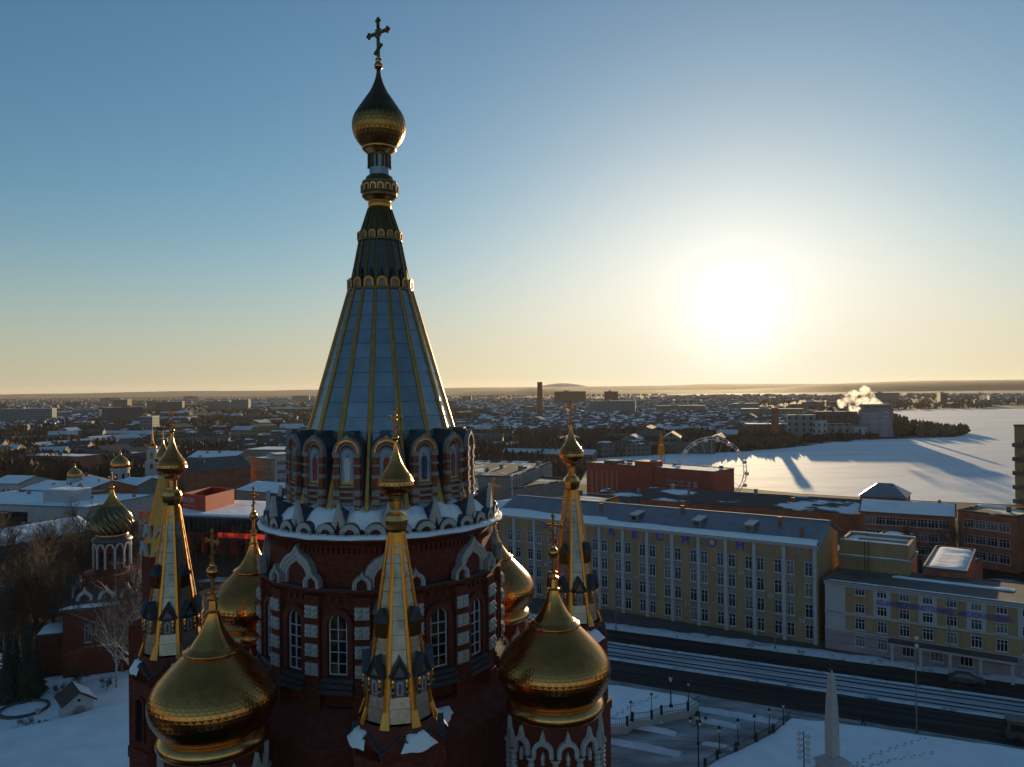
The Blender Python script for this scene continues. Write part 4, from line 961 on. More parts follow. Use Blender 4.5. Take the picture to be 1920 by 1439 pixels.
# ---- the yellow factory along the street
FR = Vector((50.3, 129.0, 0)); FU = Vector((0.827, -0.561, 0)).normalized(); FN = Vector((-0.561, -0.827, 0)).normalized()
fp = lambda s, n=0.0: FR - FU * s + FN * n      # s metres leftwards from the right end, n metres towards the viewer
def factory():
    L = 64.5; p0, p1 = fp(L), fp(0)
    M, L = frame_of(p0, p1)
    t = thing('factory_building', 'long yellow five-storey factory with white pilasters and blue letters on top', 'factory', M)
    H, D = 16.5, 15.0
    m = MB(); m.loft([[(0, 0, 0), (0, 0, H), (0, D / 2, H + 2.6), (0, D, H), (0, D, 0)], [(L, 0, 0), (L, 0, H), (L, D / 2, H + 2.6), (L, D, H), (L, D, 0)]]); m.build('wall', M_['yellow'], t)
    m = MB(); m.box(-0.2, L + 0.2, -0.55, 0.0, H - 0.35, H - 0.05); m.box(-0.15, L + 0.15, -0.3, 0, H - 0.6, H - 0.36); m.build('cornice', M_['plwhite'], t)
    m = MB(); a = [(-0.6, -0.7, H - .02), (-0.6, D / 2, H + 2.85), (-0.6, D + .7, H - .02)]
    m.loft([[(x, y, z) for x, y, z in a] + [(x, y, z + 0.14) for x, y, z in reversed(a)], [(L + .6, y, z) for x, y, z in a] + [(L + .6, y, z + 0.14) for x, y, z in reversed(a)]])
    r = m.build('roof', M_['sheet'], t)
    sl = 2.87 / (D / 2 + .7); n = int(L / 0.62)                    # standing seams of the sheet roof
    sm = MB(); sm.add([(0, -.7, H + .13), (0.05, -.7, H + .13), (0.05, D / 2, H + 3.0), (0, D / 2, H + 3.0), (0, -.7, H + .19), (0.05, -.7, H + .19), (0.05, D / 2, H + 3.06), (0, D / 2, H + 3.06)], [(4, 5, 6, 7), (0, 4, 7, 3), (1, 2, 6, 5), (0, 1, 5, 4)])
    sme = sm.mesh('seam', M_['sheet'])
    for i in range(n): put('seam', sme, r, T(0.3 + i * 0.62, 0, 0))
    m = MB(); m.smooth = True; vs = []; N = 120                      # the snow left above the eave
    for i in range(N + 1):
        x = L * i / N; w = 1.5 + 0.7 * noise.noise((x * .11, 1, 0)) + (0.8 if x < 25 else 0)
        for k, (f, hh) in enumerate(((-0.15, 0.02), (0.0, 0.24), (0.5, 0.26), (0.9, 0.18), (1.0, 0.01))):
            y = -0.7 + w * f; vs.append((x, y, H + 0.14 + (y + .7) * sl + hh))
    m.add(vs, [(i * 5 + k, i * 5 + k + 1, i * 5 + k + 6, i * 5 + k + 5) for i in range(N) for k in range(4)]); m.build('roof_snow', M_['snow'], r)
    m = MB(); m.box(-0.3, L + .3, D / 2 - 0.2, D / 2 + 0.2, H + 2.98, H + 3.1); m.build('ridge', M_['plwhite'], r)
    for x in (30.5, 43.0, 52.5):                                   # roof hatches
        m = MB(T(x, 1.6, H + 0.9)); m.box(-0.75, 0.75, 0, 3.4, 0, 1.15); m.mi = 1; m.box(-0.55, 0.55, -0.03, 0.0, 0.2, 0.9); m.mi = 2; m.add([(-0.9, -0.25, 1.1), (0.9, -0.25, 1.1), (0.9, 3.6, 1.5), (-0.9, 3.6, 1.5), (-0.9, -0.25, 1.2), (0.9, -0.25, 1.2), (0.9, 3.6, 1.6), (-0.9, 3.6, 1.6)], [(0, 3, 2, 1), (4, 5, 6, 7), (0, 1, 5, 4), (1, 2, 6, 5), (2, 3, 7, 6), (3, 0, 4, 7)]); m.build('roof_hatch', [M_['sheet'], M_['glass'], M_['sheet']], r)
    for x, y in ((22, 4.5), (38.5, 6.2), (57, 5.0), (61.5, 1.6)):
        m = MB(T(x, y, H + (y + .7) * sl)); m.box(-0.3, 0.3, -0.3, 0.3, 0, 1.3); m.box(-0.38, 0.38, -0.38, 0.38, 1.3, 1.42); m.build('vent', M_['redbrick'], r)
    pm = MB(); pm.box(-0.30, 0.30, -0.42, 0.0, 0.0, H - 0.62); pme = pm.mesh('pilaster', M_['plwhite'])
    sp = MB(); sp.box(-2.0, 2.0, -0.05, 0.0, 0.5, 14.2); spm = sp.mesh('window_strip', M_['plgrey'])
    for k in range(13):
        x = L - 0.5 - 5.0 * k
        put('pilaster', pme, t, T(x, 0, 0))
        for sx in (-1, 1):
            xx = x + sx * 1.02
            if not 0.7 < xx < L - 0.3: continue
            q = MB(); 
            if 'strip' not in WIN: q.box(-0.72, 0.72, -0.05, 0.0, 0.6, 13.9); WIN['strip'] = q.mesh('window_strip', M_['plgrey'])
            put('window_strip', WIN['strip'], t, T(xx, 0, 0))
            for z in (0.9, 4.35, 7.8, 11.25): add_window(t, xx, z, 1.25, 2.25, 2, 2, T(0, -0.06, 0))
    dp = MB(); dp.tube([(0, -.5, H - .4), (0, -.5, 14.6), (0, -.16, 14.2), (0, -.16, .3), (0, -.45, .15)], .07, 6); dpm = dp.mesh('drainpipe', M_['steel'])
    for k in (0, 2, 4, 6, 8, 10, 12): put('drainpipe', dpm, t, T(L - .5 - 5.0 * k - .42, 0, 0))
    ac = MB(); ac.box(-.42, .42, -.5, -.1, 0, .55); ac.mi = 1; ac.M = T(0, -.5, .28) @ RX(R(90)); ac.lathe([(.2, -.01), (.2, .02)], 12, 0, True, True); acm = ac.mesh('air_conditioner', [M_['plwhite'], M_['steel']])
    for k, z in ((0, 3.5), (1, 6.9), (3, 10.3), (4, 3.5), (6, 6.9), (7, 10.3), (9, 3.5), (10, 6.9), (2, 10.3)): put('air_conditioner', acm, t, T(L - .5 - 5.0 * k - 2.1, 0, z))
    m = MB(); m.box(0, L, -0.10, -0.002, 14.1, 14.3); m.build('string_course', M_['yellow'], t)
    for ch, k in (('А', 8), ('К', 7), ('С', 6), ('И', 5), ('Н', 3)):
        x = L - 0.5 - 5.0 * (k - 1) - 2.5
        text(t, ch, 2.1, T(x, -0.12, 14.5), M_['blue'], 'letter', 0.08, None, 0.045)
    def disc(x, z, r, mt, mt2, nm):
        m = MB(T(x, -0.1, z) @ RX(R(90))); m.lathe([(r, -0.06), (r, 0.06), (r * .8, 0.08)], 20, 0, True, True); m.mi = 1; m.lathe([(r * .62, 0.081), (r * .55, 0.11), (0.02, 0.12)], 16, 0, False, True); m.build(nm, [M_[mt], M_[mt2]], t)
    disc(L - 0.5 - 5.0 * 3 - 2.5, 15.2, 0.82, 'blue', 'icon_gold', 'emblem'); disc(L - 0.5 - 5.0 * 10 - 2.5, 15.2, 0.68, 'blue', 'plwhite', 'emblem')
    for k in (0, 1):
        m = MB(T(L - 0.5 - 5.0 * k - 2.5, 0, 14.7)); m.box(-0.5, 0.5, -0.08, 0, 0, 0.95); m.build('wall_panel', M_['plgrey'], t)
factory()
def wing():
    p0, p1 = fp(-1.2, 0.8), fp(-46, 0.8); M, L = frame_of(p0, p1)
    t = thing('office_wing', 'yellow and white four-storey office wing with a line of blue lettering and porch', 'office building', M)
    H, D = 11.2, 12.0
    m = MB(); m.box(0, L, 0, D, 0, H); m.build('wall', M_['yellow'], t)
    m = MB(); m.box(-0.06, L, -0.08, 0, 0, 3.3); m.build('plinth', M_['lilac'], t)
    for z, h, pr in ((3.3, 0.22, 0.22), (H - 0.25, 0.25, 0.5), (H - .7, 0.3, 0.28), (6.0, .35, .06)):
        m = MB(); m.box(-0.1, L, -pr, 0, z, z + h - 0.003); m.build('cornice', M_['plwhite'], t)
    m = MB(); m.box(-0.2, L, -0.55, D + .3, H, H + 0.12); r = m.build('roof', M_['felt'], t)
    snow_cap(r, 9, 26, 6.5, 8.2, H + .12, 0.16, 4); snow_cap(r, 29, L - 1, 5.0, 9.0, H + .12, 0.16, 5); snow_cap(r, 0.5, L, -0.5, -0.12, H + .12, 0.1, 6)
    xs = [5.3 + 3.2 * k for k in range(12)]
    for k, x in enumerate(xs):
        if k % 2 == 1: m = MB(); m.box(x - 1.25, x + 1.25, -0.05, 0, 6.36, H - 0.72); m.build('wall_panel', M_['plwhite'], t)
        for q, (z, h) in enumerate(((1.25, 1.75), (3.9, 1.75), (6.55, 1.5), (9.35, 1.4))):
            if q == 0 and 2 <= k <= 6: continue
            add_window(t, x, z, 1.45, h, 3, 2, T(0, -0.09 if q == 0 else -0.055, 0))
    m = MB(); m.box(0, 3.1, -0.06, 0, 3.53, H - .72); m.build('wall_panel', M_['plwhite'], t)
    # porch
    pc = MB(); pc.box(-0.2, 0.2, -0.2, 0.2, 0, 3.0); pcm = pc.mesh('column', M_['plwhite'])
    xp0 = 10.2
    for k in range(5): put('column', pcm, t, T(xp0 + 3.9 * k, -2.2, 0))
    m = MB(); m.box(xp0 - .5, xp0 + 16.1, -2.6, -0.1, 3.0, 3.3); m.mi = 1; m.box(xp0 - .6, xp0 + 16.2, -2.7, -0.1, 3.302, 3.42); m.build('porch_roof', [M_['plwhite'], M_['felt']], t)
    for k in range(3): add_window(t, xp0 + 1.95 + 3.9 * k, 0.9, 1.7, 1.5, 3, 1, T(0, -0.09, 0))
    text(t, 'АО «ИЖЕВСКИЙ МОТОЗАВОД', 1.1, T(13.0, -0.12, 8.28), M_['blue'], 'lettering', 0.04, 10.6)
    text(t, '«АКСИОН-ХОЛДИНГ»', 1.1, T(22.4, -0.12, 8.28), M_['blue'], 'lettering', 0.04, 6.9)
wing()
def annexes():
    # stair block with a sunken roof behind the wing
    p0, p1 = fp(-1.5, -8.5), fp(-12.5, -8.5); M, L = frame_of(p0, p1)
    t = thing('stair_block', 'plain yellow block with snow rimmed parapet roof behind the office wing', 'building', M)
    m = MB(); m.box(0, L, 0, 9, 0, 13.4); m.build('wall', M_['yellow'], t)
    m = MB(); m.box(-.25, L + .25, -.25, 9.25, 13.4, 13.75); m.build('string_course', M_['plgrey'], t)
    m = MB(); m.box(0.1, L - .1, 0.1, 8.9, 13.75, 15.7); m.mi = 1
    m.box(0.1, L - .1, 0.1, .55, 15.7, 16.25); m.box(.1, L - .1, 8.45, 8.9, 15.7, 16.25); m.box(.1, .55, .55, 8.45, 15.7, 16.24); m.box(L - .55, L - .1, .55, 8.45, 15.7, 16.24)
    a = m.build('attic', [M_['yellow'], M_['yellow']], t)
    for k, (x0, x1, y0, y1, z) in enumerate(((.1, L - .1, .08, .6, 16.25), (.1, L - .1, 8.4, 8.92, 16.25), (.6, L - .6, .6, 2.2, 15.7), (.6, 2.2, 2.2, 8.4, 15.7), (.6, L - .6, 6.6, 8.4, 15.7))): snow_cap(a, x0, x1, y0, y1, z, .16, k)
    snow_cap(a, -.2, L + .2, -.22, .06, 13.75, .12, 9)
    m = MB()
    for x in (4.2, 4.8): m.tube([(x, -.35, 5), (x, -.35, 16.6)], .05, 5)
    for z in range(6, 16): m.tube([(4.2, -.35, z), (4.8, -.35, z)], .03, 4)
    m.build('ladder', M_['iron'], t)
    block('workshop_annex', 'low flat annex with wind-ribbed snow roof right of the stair block', 'building', fp(-14.2, -11), fp(-20.5, -11), 20, 12.2, 'redbrick', 'flat', snow=.3)
    # the block at the right with grey roof and orange gable
    t, L = block('grey_roof_hall', 'orange plastered hall with a broad grey sheet roof behind the office wing', 'building', fp(-33.2, -9.5), fp(-60, -9.5), 26, 13.2, 'orange', 'gable', 3.2, snow=0, roofmat='sheet', over=.6)
    for x, y in ((5, 6), (12, 8)):
        m = MB(T(x, y, 13.2 + 3.2 * y / 13)); m.box(-.5, .5, -.4, .4, 0, 1.6); m.build('vent', M_['felt'], t)
    m = MB(T(0, 0, 13.3)); m.box(-.5, 8, -4.2, -.7, -.5, .1); m.mi = 1; m.box(-.3, 7.8, -4.0, -.8, -13.3, -.5); po = m.build('front_bay', [M_['plgrey'], M_['orange']], t); snow_cap(po, -.4, 7.9, -4.1, -.8, 13.4, .2, 3)
annexes()
def works():
    # long works sheds between street and lake
    def row(name, label, px0, px1, y, h, dep, wall, roof, rise, hole, **k):
        a = Pd(px0[0], 900, px0[1]); b = Pd(px1[0], 900, px1[1])
        return block(name, label, 'works shed', (a.x, a.y), (b.x, b.y), dep, h, wall, roof, rise, hole=hole, group=None, **k)
    row('works_shed', 'long low brick shed with dark patched roof just behind the yellow factory', (1105, 186), (1570, 160), 0, 8.6, 15, 'orange', 'gable', 1.8, 0.55, roofmat='felt', snow=.22)
    row('works_shed', 'longest brick shed with snow streaked dark roof in front of the lake', (1200, 232), (1612, 200), 0, 9.8, 18, 'redbrick', 'gable', 2.4, 0.42, roofmat='felt', snow=.25)
    row('works_shed', 'low shed with bare dark roof below the dark red building', (1112, 238), (1262, 228), 0, 8.2, 20, 'redbrick', 'gable', 2.6, 0.66, roofmat='felt', snow=.2)
    t, L = row('brick_works', 'three-storey red brick works with snow on its roof beside the lake', (1612, 196), (1790, 186), 0, 11.2, 13, 'redbrick', 'gable', 2.2, 0.0, roofmat='felt', snow=.3, rows=3, cols=8, ww=2.2, wh=2.0, z0=1.6, dz=3.3, wc=3)
    row('brick_works', 'taller flat roofed red brick works next to the tall block at the right edge', (1795, 186), (1905, 176), 0, 12.6, 13, 'redbrick', 'flat', 0, 0.5, roofmat='felt', snow=.12, rows=3, cols=4, ww=2.2, wh=2.0, z0=1.8, dz=3.6, wc=3)
    row('roof_lantern_hall', 'small hall with a broad pitched grey roof rising above the brick works', (1612, 214), (1698, 208), 0, 12.5, 12, 'redbrick', 'hip', 3.2, 0.0, roofmat='sheet', snow=0)
    row('courtyard_shed', 'small flat roofed shed in the brick works yard', (1648, 170), (1704, 166), 0, 10.2, 6, 'redbrick', 'flat', 0, 0.2, roofmat='felt', snow=.2)
    row('courtyard_block', 'low brick block in the yard behind the stair block', (1728, 158), (1812, 152), 0, 7.4, 9, 'redbrick', 'flat', 0, 0.2, roofmat='felt', snow=.2, rows=2, cols=5, ww=1.8, wh=1.7, z0=1.0, dz=3.2, wc=3)
    # dark red block by the ferris wheel
    a = Pd(1100, 900, 300); b = Pd(1338, 900, 262)
    t, L = block('dark_red_building', 'dark red two-storey building with flagpoles in front of the lake', 'building', (a.x, a.y), (b.x, b.y), 14, 14.0, 'darkred', 'flat', 0, snow=.15, roofmat='felt', rows=0)
    for z in (8.6,):
        for k in range(5): add_window(t, L * 0.68 + k * 2.6, z, 1.5, 1.7, 2, 2, T(0, -.005, 0))
    m = MB(); m.box(L * .42, L * .56, -.6, 6, 0, 16.2); m.build('stair_tower', M_['darkred'], t)
    m = MB(); m.box(L * .16, L * .26, -.4, 5, 14.5, 15.6); m.build('roof_box', M_['felt'], t)
    for k in range(6):
        c = Pd(1110 + k * 9.3, 900, 292 - k * 1.2); m = MB(T(c.x, c.y, 0)); m.lathe([(.09, 0), (.05, 12)], 8, 0, True, True); m.ball((0, 0, 12.1), .12, 6)
        tag(m.build('flagpole', M_['whitesteel']), 'white flagpole before the dark red building', 'flagpole', 'flagpoles before the dark red building')
    # white ribbed hall and the brick houses near the cathedral
    a = Pd(886, 900, 236); b = Pd(958, 900, 226); block('beige_hall', 'beige flat roofed hall with one ribbon of small windows right of the cathedral', 'building', (a.x, a.y), (b.x, b.y), 30, 13.6, 'plgrey', 'flat', 0, 1, 7, 1.6, .9, 10.4, 3, 2, snow=.2, roofmat='felt', hole=.5)
    a = Pd(958, 900, 226); b = Pd(1033, 900, 268); t, L = block('ribbed_hall', 'white hall with close vertical ribs right of the cathedral', 'building', (a.x, a.y), (b.x, b.y), 26, 17.2, 'plgrey', 'flat', 0, snow=.2, roofmat='felt', hole=.3)
    rb = MB(); rb.box(-.2, .2, -.5, 0, 0, 17.0); rbm = rb.mesh('rib', M_['plwhite']); gl = MB(); gl.box(-.9, .9, -.06, 0, 1, 16); glm = gl.mesh('glazing_strip', M_['glass'])
    n = int(L / 2.7)
    for k in range(n + 1):
        put('rib', rbm, t, T(.3 + k * (L - .6) / n, 0, 0))
        if k < n: put('glazing_strip', glm, t, T(.3 + (k + .5) * (L - .6) / n, 0, 0))
    a = Pd(925, 900, 190); b = Pd(1030, 900, 204); block('snowy_roof_house', 'orange brick house with a wide snow covered roof behind the yellow factory', 'building', (a.x, a.y), (b.x, b.y), 16, 11.4, 'orange', 'gable', 2.4, snow=.3, roofmat='felt')
    a = Pd(1028, 900, 205); b = Pd(1110, 900, 198); block('brick_house', 'orange brick flat roofed house behind the right turret', 'building', (a.x, a.y), (b.x, b.y), 16, 13.2, 'orange', 'flat', 0, 2, 5, 1.8, 1.6, 3.4, 4.6, 3, snow=.2, roofmat='felt', hole=.4)
    # tall block cut by the right edge
    a = Pd(1903, 900, 190); b = Pd(2080, 900, 168)
    t, L = block('tower_block', 'tall beige block with dark balconies cut off by the right edge', 'apartment block', (a.x, a.y), (b.x, b.y), 18, 32.5, 'yellow', 'flat', 0, 8, 5, 2.0, 1.7, 4.0, 3.4, 3, snow=.3, roofmat='felt')
    for z in range(2, 9):
        m = MB(); m.box(.3, 4.4, -1.1, -0.16, z * 3.4 + .3, z * 3.4 + 1.3); m.build('balcony', M_['felt'], t)
works()

# ---- town on the left
def left_town():
    def at(px0, d0, px1, d1): a = Pd(px0, 900, d0); b = Pd(px1, 900, d1); return (a.x, a.y), (b.x, b.y)
    # red shopping centre
    p0, p1 = at(262, 216, 392, 210); t, L = block('shopping_centre', 'red and black shopping centre with snowy roof and a red sign box', 'shopping centre', p0, p1, 26, 5.0, 'redclad', 'flat', 0, snow=0, roofmat='felt', parapet=0)
    m = MB(); m.box(7.0, L + 21, -1.4, 26, 5.11, 9.3); m.mi = 1
    g = m.build('glazed_storey', M_['glass'], t)
    m = MB(); m.box(6.6, L + 21.4, -1.8, 26.4, 9.3, 9.75); r = m.build('roof_deck', M_['steel'], t); snow_cap(r, 6.8, L + 21.2, -1.6, 26.2, 9.75, .25, 3)
    m = MB(); m.box(L, L + 21, -0.2, 25, 0, 5.1); m.build('side_wing', M_['redclad'], t)
    mu = MB(); mu.box(-.05, .05, -1.5, -1.39, 5.15, 9.25); mum = mu.mesh('mullion', M_['steel'])
    for k in range(24): put('mullion', mum, t, T(8 + k * (L + 12) / 23, 0, 0))
    cm = MB(); cm.box(-.5, .5, -1.7, -.7, 0, 5.1); cmm = cm.mesh('column', M_['redclad']); do = MB(); do.box(-1.6, 1.6, -.32, -.21, .1, 3.8); dom = do.mesh('shop_window', M_['glass'])
    for k in range(9): put('column', cmm, t, T(8 + k * 4.5, 0, 0)); put('shop_window', dom, t, T(10.2 + k * 4.5, 0, 0))
    lm = bpy.data.materials.new('lit_red_sign'); lm.use_nodes = True; bs = lm.node_tree.nodes['Principled BSDF']; bs.inputs['Base Color'].default_value = (.6, .04, .02, 1); bs.inputs['Emission Color'].default_value = (1, .06, .02, 1); bs.inputs['Emission Strength'].default_value = .35
    m = MB(); m.box(L + 4, L + 20.8, -1.95, -1.5, 4.3, 5.5); m.build('lit_fascia', lm, t)
    m = MB(); m.box(-.2, 6.2, -.5, 0, .2, 10.2); bd = m.build('sign_board', M_['redclad'], t)
    for k in range(4):
        m = MB(); m.box(.1, 2.6, -.62, -.51, 1.2 + k * 1.75, 2.6 + k * 1.75); m.build('poster', M_['plwhite'], t)
        m = MB(); m.box(2.9, 6.0, -.62, -.51, 1.2 + k * 1.75, 2.6 + k * 1.75); m.build('poster', M_['blue' if k == 0 else 'felt'], t)
    q0, qc, q1 = Pd(343, 900, 221), Pd(385, 900, 214), Pd(439, 900, 229)          # the red box with the name
    d = Vector((qc.x - q0.x, qc.y - q0.y)); e = Vector((q1.x - qc.x, q1.y - qc.y))
    cs = [(q0.x, q0.y), (qc.x, qc.y), (q1.x, q1.y), (q0.x + e.x, q0.y + e.y)]
    inv = frame_of(p0, p1)[0].inverted(); loc = [tuple((inv @ Vector((x, y, 0)))[:2]) for x, y in cs]
    m = MB(); n = 4; cx = sum(p[0] for p in loc) / 4; cy = sum(p[1] for p in loc) / 4
    inn = [(p[0] + (cx - p[0]) * .05, p[1] + (cy - p[1]) * .05) for p in loc]
    m.loft([[(x, y, 9.0) for x, y in loc], [(x, y, 14.3) for x, y in loc], [(x, y, 14.3) for x, y in inn], [(x, y, 11.0) for x, y in inn]], True, True); m.build('sign_box', M_['redclad'], t)
    fm, fl = frame_of(loc[0], loc[1]); 
    for s_, x, sz, z in (('АКСИ', 2.35, 2.0, 11.9), ('Н', 5.5, 2.0, 11.9)): text(t, s_, sz, fm @ T(x, -.06, z), M_['plwhite'], 'lettering', .02)
    text(t, 'торгово-развлекательный центр', .42, fm @ T(3.1, -.06, 11.0), M_['plwhite'], 'lettering', .02)
    m = MB(fm @ T(4.42, -.06, 12.6) @ RX(R(90))); m.lathe([(.5, -.05), (.5, .04), (.25, .06)], 16, 0, True, True); m.build('emblem', M_['icon_gold'], t)
    # white mall at the left edge
    p0, p1 = at(-120, 256, 163, 240); t, L = block('white_mall', 'low white tiled shopping hall with snow covered roof at the left edge', 'shopping hall', p0, p1, 30, 7.4, 'plwhite', 'flat', 0, snow=.3, roofmat='plgrey')
    m = MB(); m.box(0, L * .62, -.4, 0, .3, 5.6); m.build('shopfront', M_['glass'], t)
    m = MB(); m.box(L * .60, L * .79, 7, 15, 7.5, 11.6); b_ = m.build('roof_house', M_['plwhite'], t); snow_cap(b_, L * .60, L * .79, 7, 15, 11.6, .2, 2)
    m = MB(); m.box(2, L * .5, -.5, -.41, 5.0, 5.25); m.build('sign_strip', M_['plwhite'], t)
    for x in (.70, .74): m = MB(); m.box(L * x, L * x + 1.4, -.12, 0, .2, 3.0); m.build('door', M_['redbrick'], t)
    m = MB(); m.box(L * .8, L * .97, -.12, 0, 1.0, 3.4); m.build('window_band', M_['glass'], t)
    # long grey house with snow roof in front of the mall
    p0, p1 = at(-30, 182, 182, 208); block('long_grey_house', 'long two-storey grey house with thick snow roof behind the bare trees', 'house', p0, p1, 15, 6.6, 'plgrey', 'gable', 3.0, 2, 12, 1.3, 1.6, 1.0, 3.1, 3, snow=.4, roofmat='felt')
    t0 = [
        ('dark_house', 'dark house with a pale bluish side wall right of the white hall', (118, 292, 162, 268), 16, 9.4, 'redbrick', 'gable', 2.6, 0, 0, .3),
        ('pale_house', 'pale blue flat wall of a house behind the twisted dome', (162, 268, 197, 272), 14, 8.8, 'plwhite', 'gable', 2.4, 0, 0, .3),
        ('cream_house', 'cream two-storey house with snowy roof below the white bell tower', (212, 284, 256, 280), 14, 9.2, 'plgrey', 'gable', 2.2, 2, 6, .3),
        ('grey_house', 'grey flat house right of the cream house behind the left turret', (256, 286, 303, 288), 15, 10.6, 'plgrey', 'flat', 0, 2, 6, .25),
        ('snow_roof_hall', 'low hall under a wide snow roof behind the white shopping hall', (38, 284, 122, 276), 22, 8.0, 'plgrey', 'gable', 2.0, 0, 0, .4),
        ('corner_house', 'small white house with snow roof at the left edge of the town', (-20, 300, 34, 296), 16, 8.6, 'plwhite', 'gable', 2.2, 2, 5, .3),
        ('brown_house', 'long brown brick house below the far grove', (40, 400, 150, 388), 14, 11.0, 'redbrick', 'flat', 0, 0, 0, .2),
        ('dark_roof_house', 'long dark roofed house behind the red sign box', (345, 300, 470, 318), 18, 12.0, 'redbrick', 'gable', 4.2, 0, 0, 0),
        ('pale_long_house', 'pale long house with snowy roof behind the left turret onion', (352, 356, 440, 350), 15, 13.0, 'plgrey', 'gable', 2.4, 2, 12, .3),
        ('yellow_house', 'yellow two-storey house with round headed windows left of the spire', (470, 330, 515, 318), 14, 14.6, 'yellow', 'flat', 0, 3, 7, .2),
        ('white_house', 'white three-storey house next to the yellow one', (515, 318, 552, 322), 14, 16.6, 'plwhite', 'flat', 0, 4, 6, .2),
        ('beige_depot', 'beige windowless depot behind the yellow house', (455, 390, 545, 384), 22, 13.5, 'plgrey', 'flat', 0, 0, 0, .2),
        ('snow_shed', 'low shed with a white roof right of the red sign box', (442, 262, 520, 252), 18, 9.8, 'plgrey', 'gable', 2.0, 1, 9, .3),
    ]
    for nm, lb, (a, da, b, db), dep, h, wall, rf, rise, rows, cols, sn in t0:
        p0, p1 = at(a, da, b, db); block(nm, lb, 'house', p0, p1, dep, h, wall, rf, rise, rows, cols, 1.2, 1.7, 2.0, (h - 2.4) / max(1, rows), 2, snow=sn, roofmat='felt')
left_town()
# ------------------------------------------------------------------ churches in the town
def chapel():
    b = Pd(211, 1100, 125.0); t = thing('chapel', 'red brick chapel with a twisted dark and gold onion dome among bare trees', 'chapel', T(b.x, b.y, 0) @ RZ(R(20)))
    m = MB(); m.box(-6.0, 6.0, -6.0, 6.0, 0, 10.2); m.prism(ngon(8, 4.4), 10.2, 14.5); m.build('wall', M_['brick'], t)
    m = MB(); m.box(-6.6, 6.6, -6.6, 6.6, 10.2, 10.5); m.prism(ngon(4, 8.9, math.pi / 4), 10.5, 12.4, ngon(4, 5.6, math.pi / 4)); r = m.build('roof', M_['slate'], t)
    snow_cap(r, -6.4, 2.0, -6.5, -5.0, 10.5, .35, 2)
    m = MB(); m.box(-9.4, -6.0, -4.5, 4.5, 0, 6.4); a = m.build('apse', M_['brick'], t); m = MB(); m.box(-9.8, -6.0, -4.9, 4.9, 6.4, 6.7); m.build('apse_roof', M_['slate'], a); snow_cap(a, -9.6, -6.2, -4.8, 4.8, 6.7, .4, 3, 'roof_snow', .35)
    kk = MB(); kk.band(arch(2.3, 1.8, 14, .8), arch(1.4, 1.3, 14, .3), -.3, .1); kme = kk.mesh('kokoshnik', M_['white'])
    for sd in range(4):
        for i in (-1, 0, 1): put('kokoshnik', kme, t, RZ(sd * math.pi / 2) @ T(i * 3.0 - .2, -5.0, 10.9))
    for sd in range(4):
        for x in (-2.6, 2.6):
            f, p = window_mesh(.9, 2.6, 2, 2); o = put('window', f, t, RZ(sd * math.pi / 2) @ T(x, -6.0, 5.2)); put('pane', p[0], o)
    m = MB(); m.lathe([(2.55, 14.5), (2.55, 19.2)], 32); d = m.build('drum', M_['brick'], t)
    am = MB(); am.band(arch(1.2, .8, 10, .35), arch(.75, .55, 10, .1), -.18, .05); ame = am.mesh('arch', M_['white'])
    cm = MB(); pr = []; z = 15.2
    while z < 18.2: pr += [(.13, z), (.2, z + .16), (.13, z + .32)]; z += .34
    cm.lathe(pr + [(.26, 18.4), (.26, 18.5)], 8, 0, True, True); cme = cm.mesh('column', M_['white'])
    wm = MB(); wm.plate(arch(.5, 2.4, 8, 0, 0, 15.6), -.03, .05); wme = wm.mesh('window', M_['glass'])
    for k in range(12): a = 2 * math.pi * k / 12; put('arch', ame, d, radial(a, 2.6, 18.45)); put('column', cme, d, radial(a + math.pi / 12, 2.68)); put('window', wme, d, radial(a, 2.53))
    m = MB(); m.smooth = True; m.lathe([(2.6, 19.1), (2.95, 19.35), (3.0, 19.6), (2.6, 20.0), (2.1, 20.3)], 40); m.build('cornice', M_['slate'], t)
    m = MB(); m.smooth = True; m.lathe([(2.35, 20.1), (2.5, 20.25), (2.4, 20.5)], 40); m.build('gold_ring', M_['gold'], t)
    prof = smooth_profile([(2.2, 20.4), (2.75, 21.1), (3.0, 22.0), (2.85, 22.9), (2.25, 23.9), (1.45, 24.9), (.8, 25.8), (.4, 26.7), (.22, 27.6)], 5)
    n = 120; m = MB(); m.smooth = True; rings = []
    for i, (rr, z) in enumerate(prof):
        tw = (z - 20.4) * 0.26
        rings.append([((rr * (1 + .075 * math.cos(18 * (a + tw)))) * math.cos(a), (rr * (1 + .075 * math.cos(18 * (a + tw)))) * math.sin(a), z) for a in [2 * math.pi * k / n for k in range(n)]])
    cut = int(len(rings) * .62)
    m.loft(rings[:cut + 1], True, False); o = m.build('onion', mat('onion_dark', (.20, .145, .07), .2, 1.0, .2, 2), t)
    m = MB(); m.smooth = True; m.loft(rings[cut:], False, True); m.build('onion_tip', M_['gold'], t)
    m = MB(); m.smooth = True; m.ball((0, 0, 27.8), .36, 14); m.build('ball', M_['gold'], t)
    put('cross', cross_mesh(2.1, M_['copper']), t, T(0, 0, 28.1) @ RZ(R(-40)))
chapel()
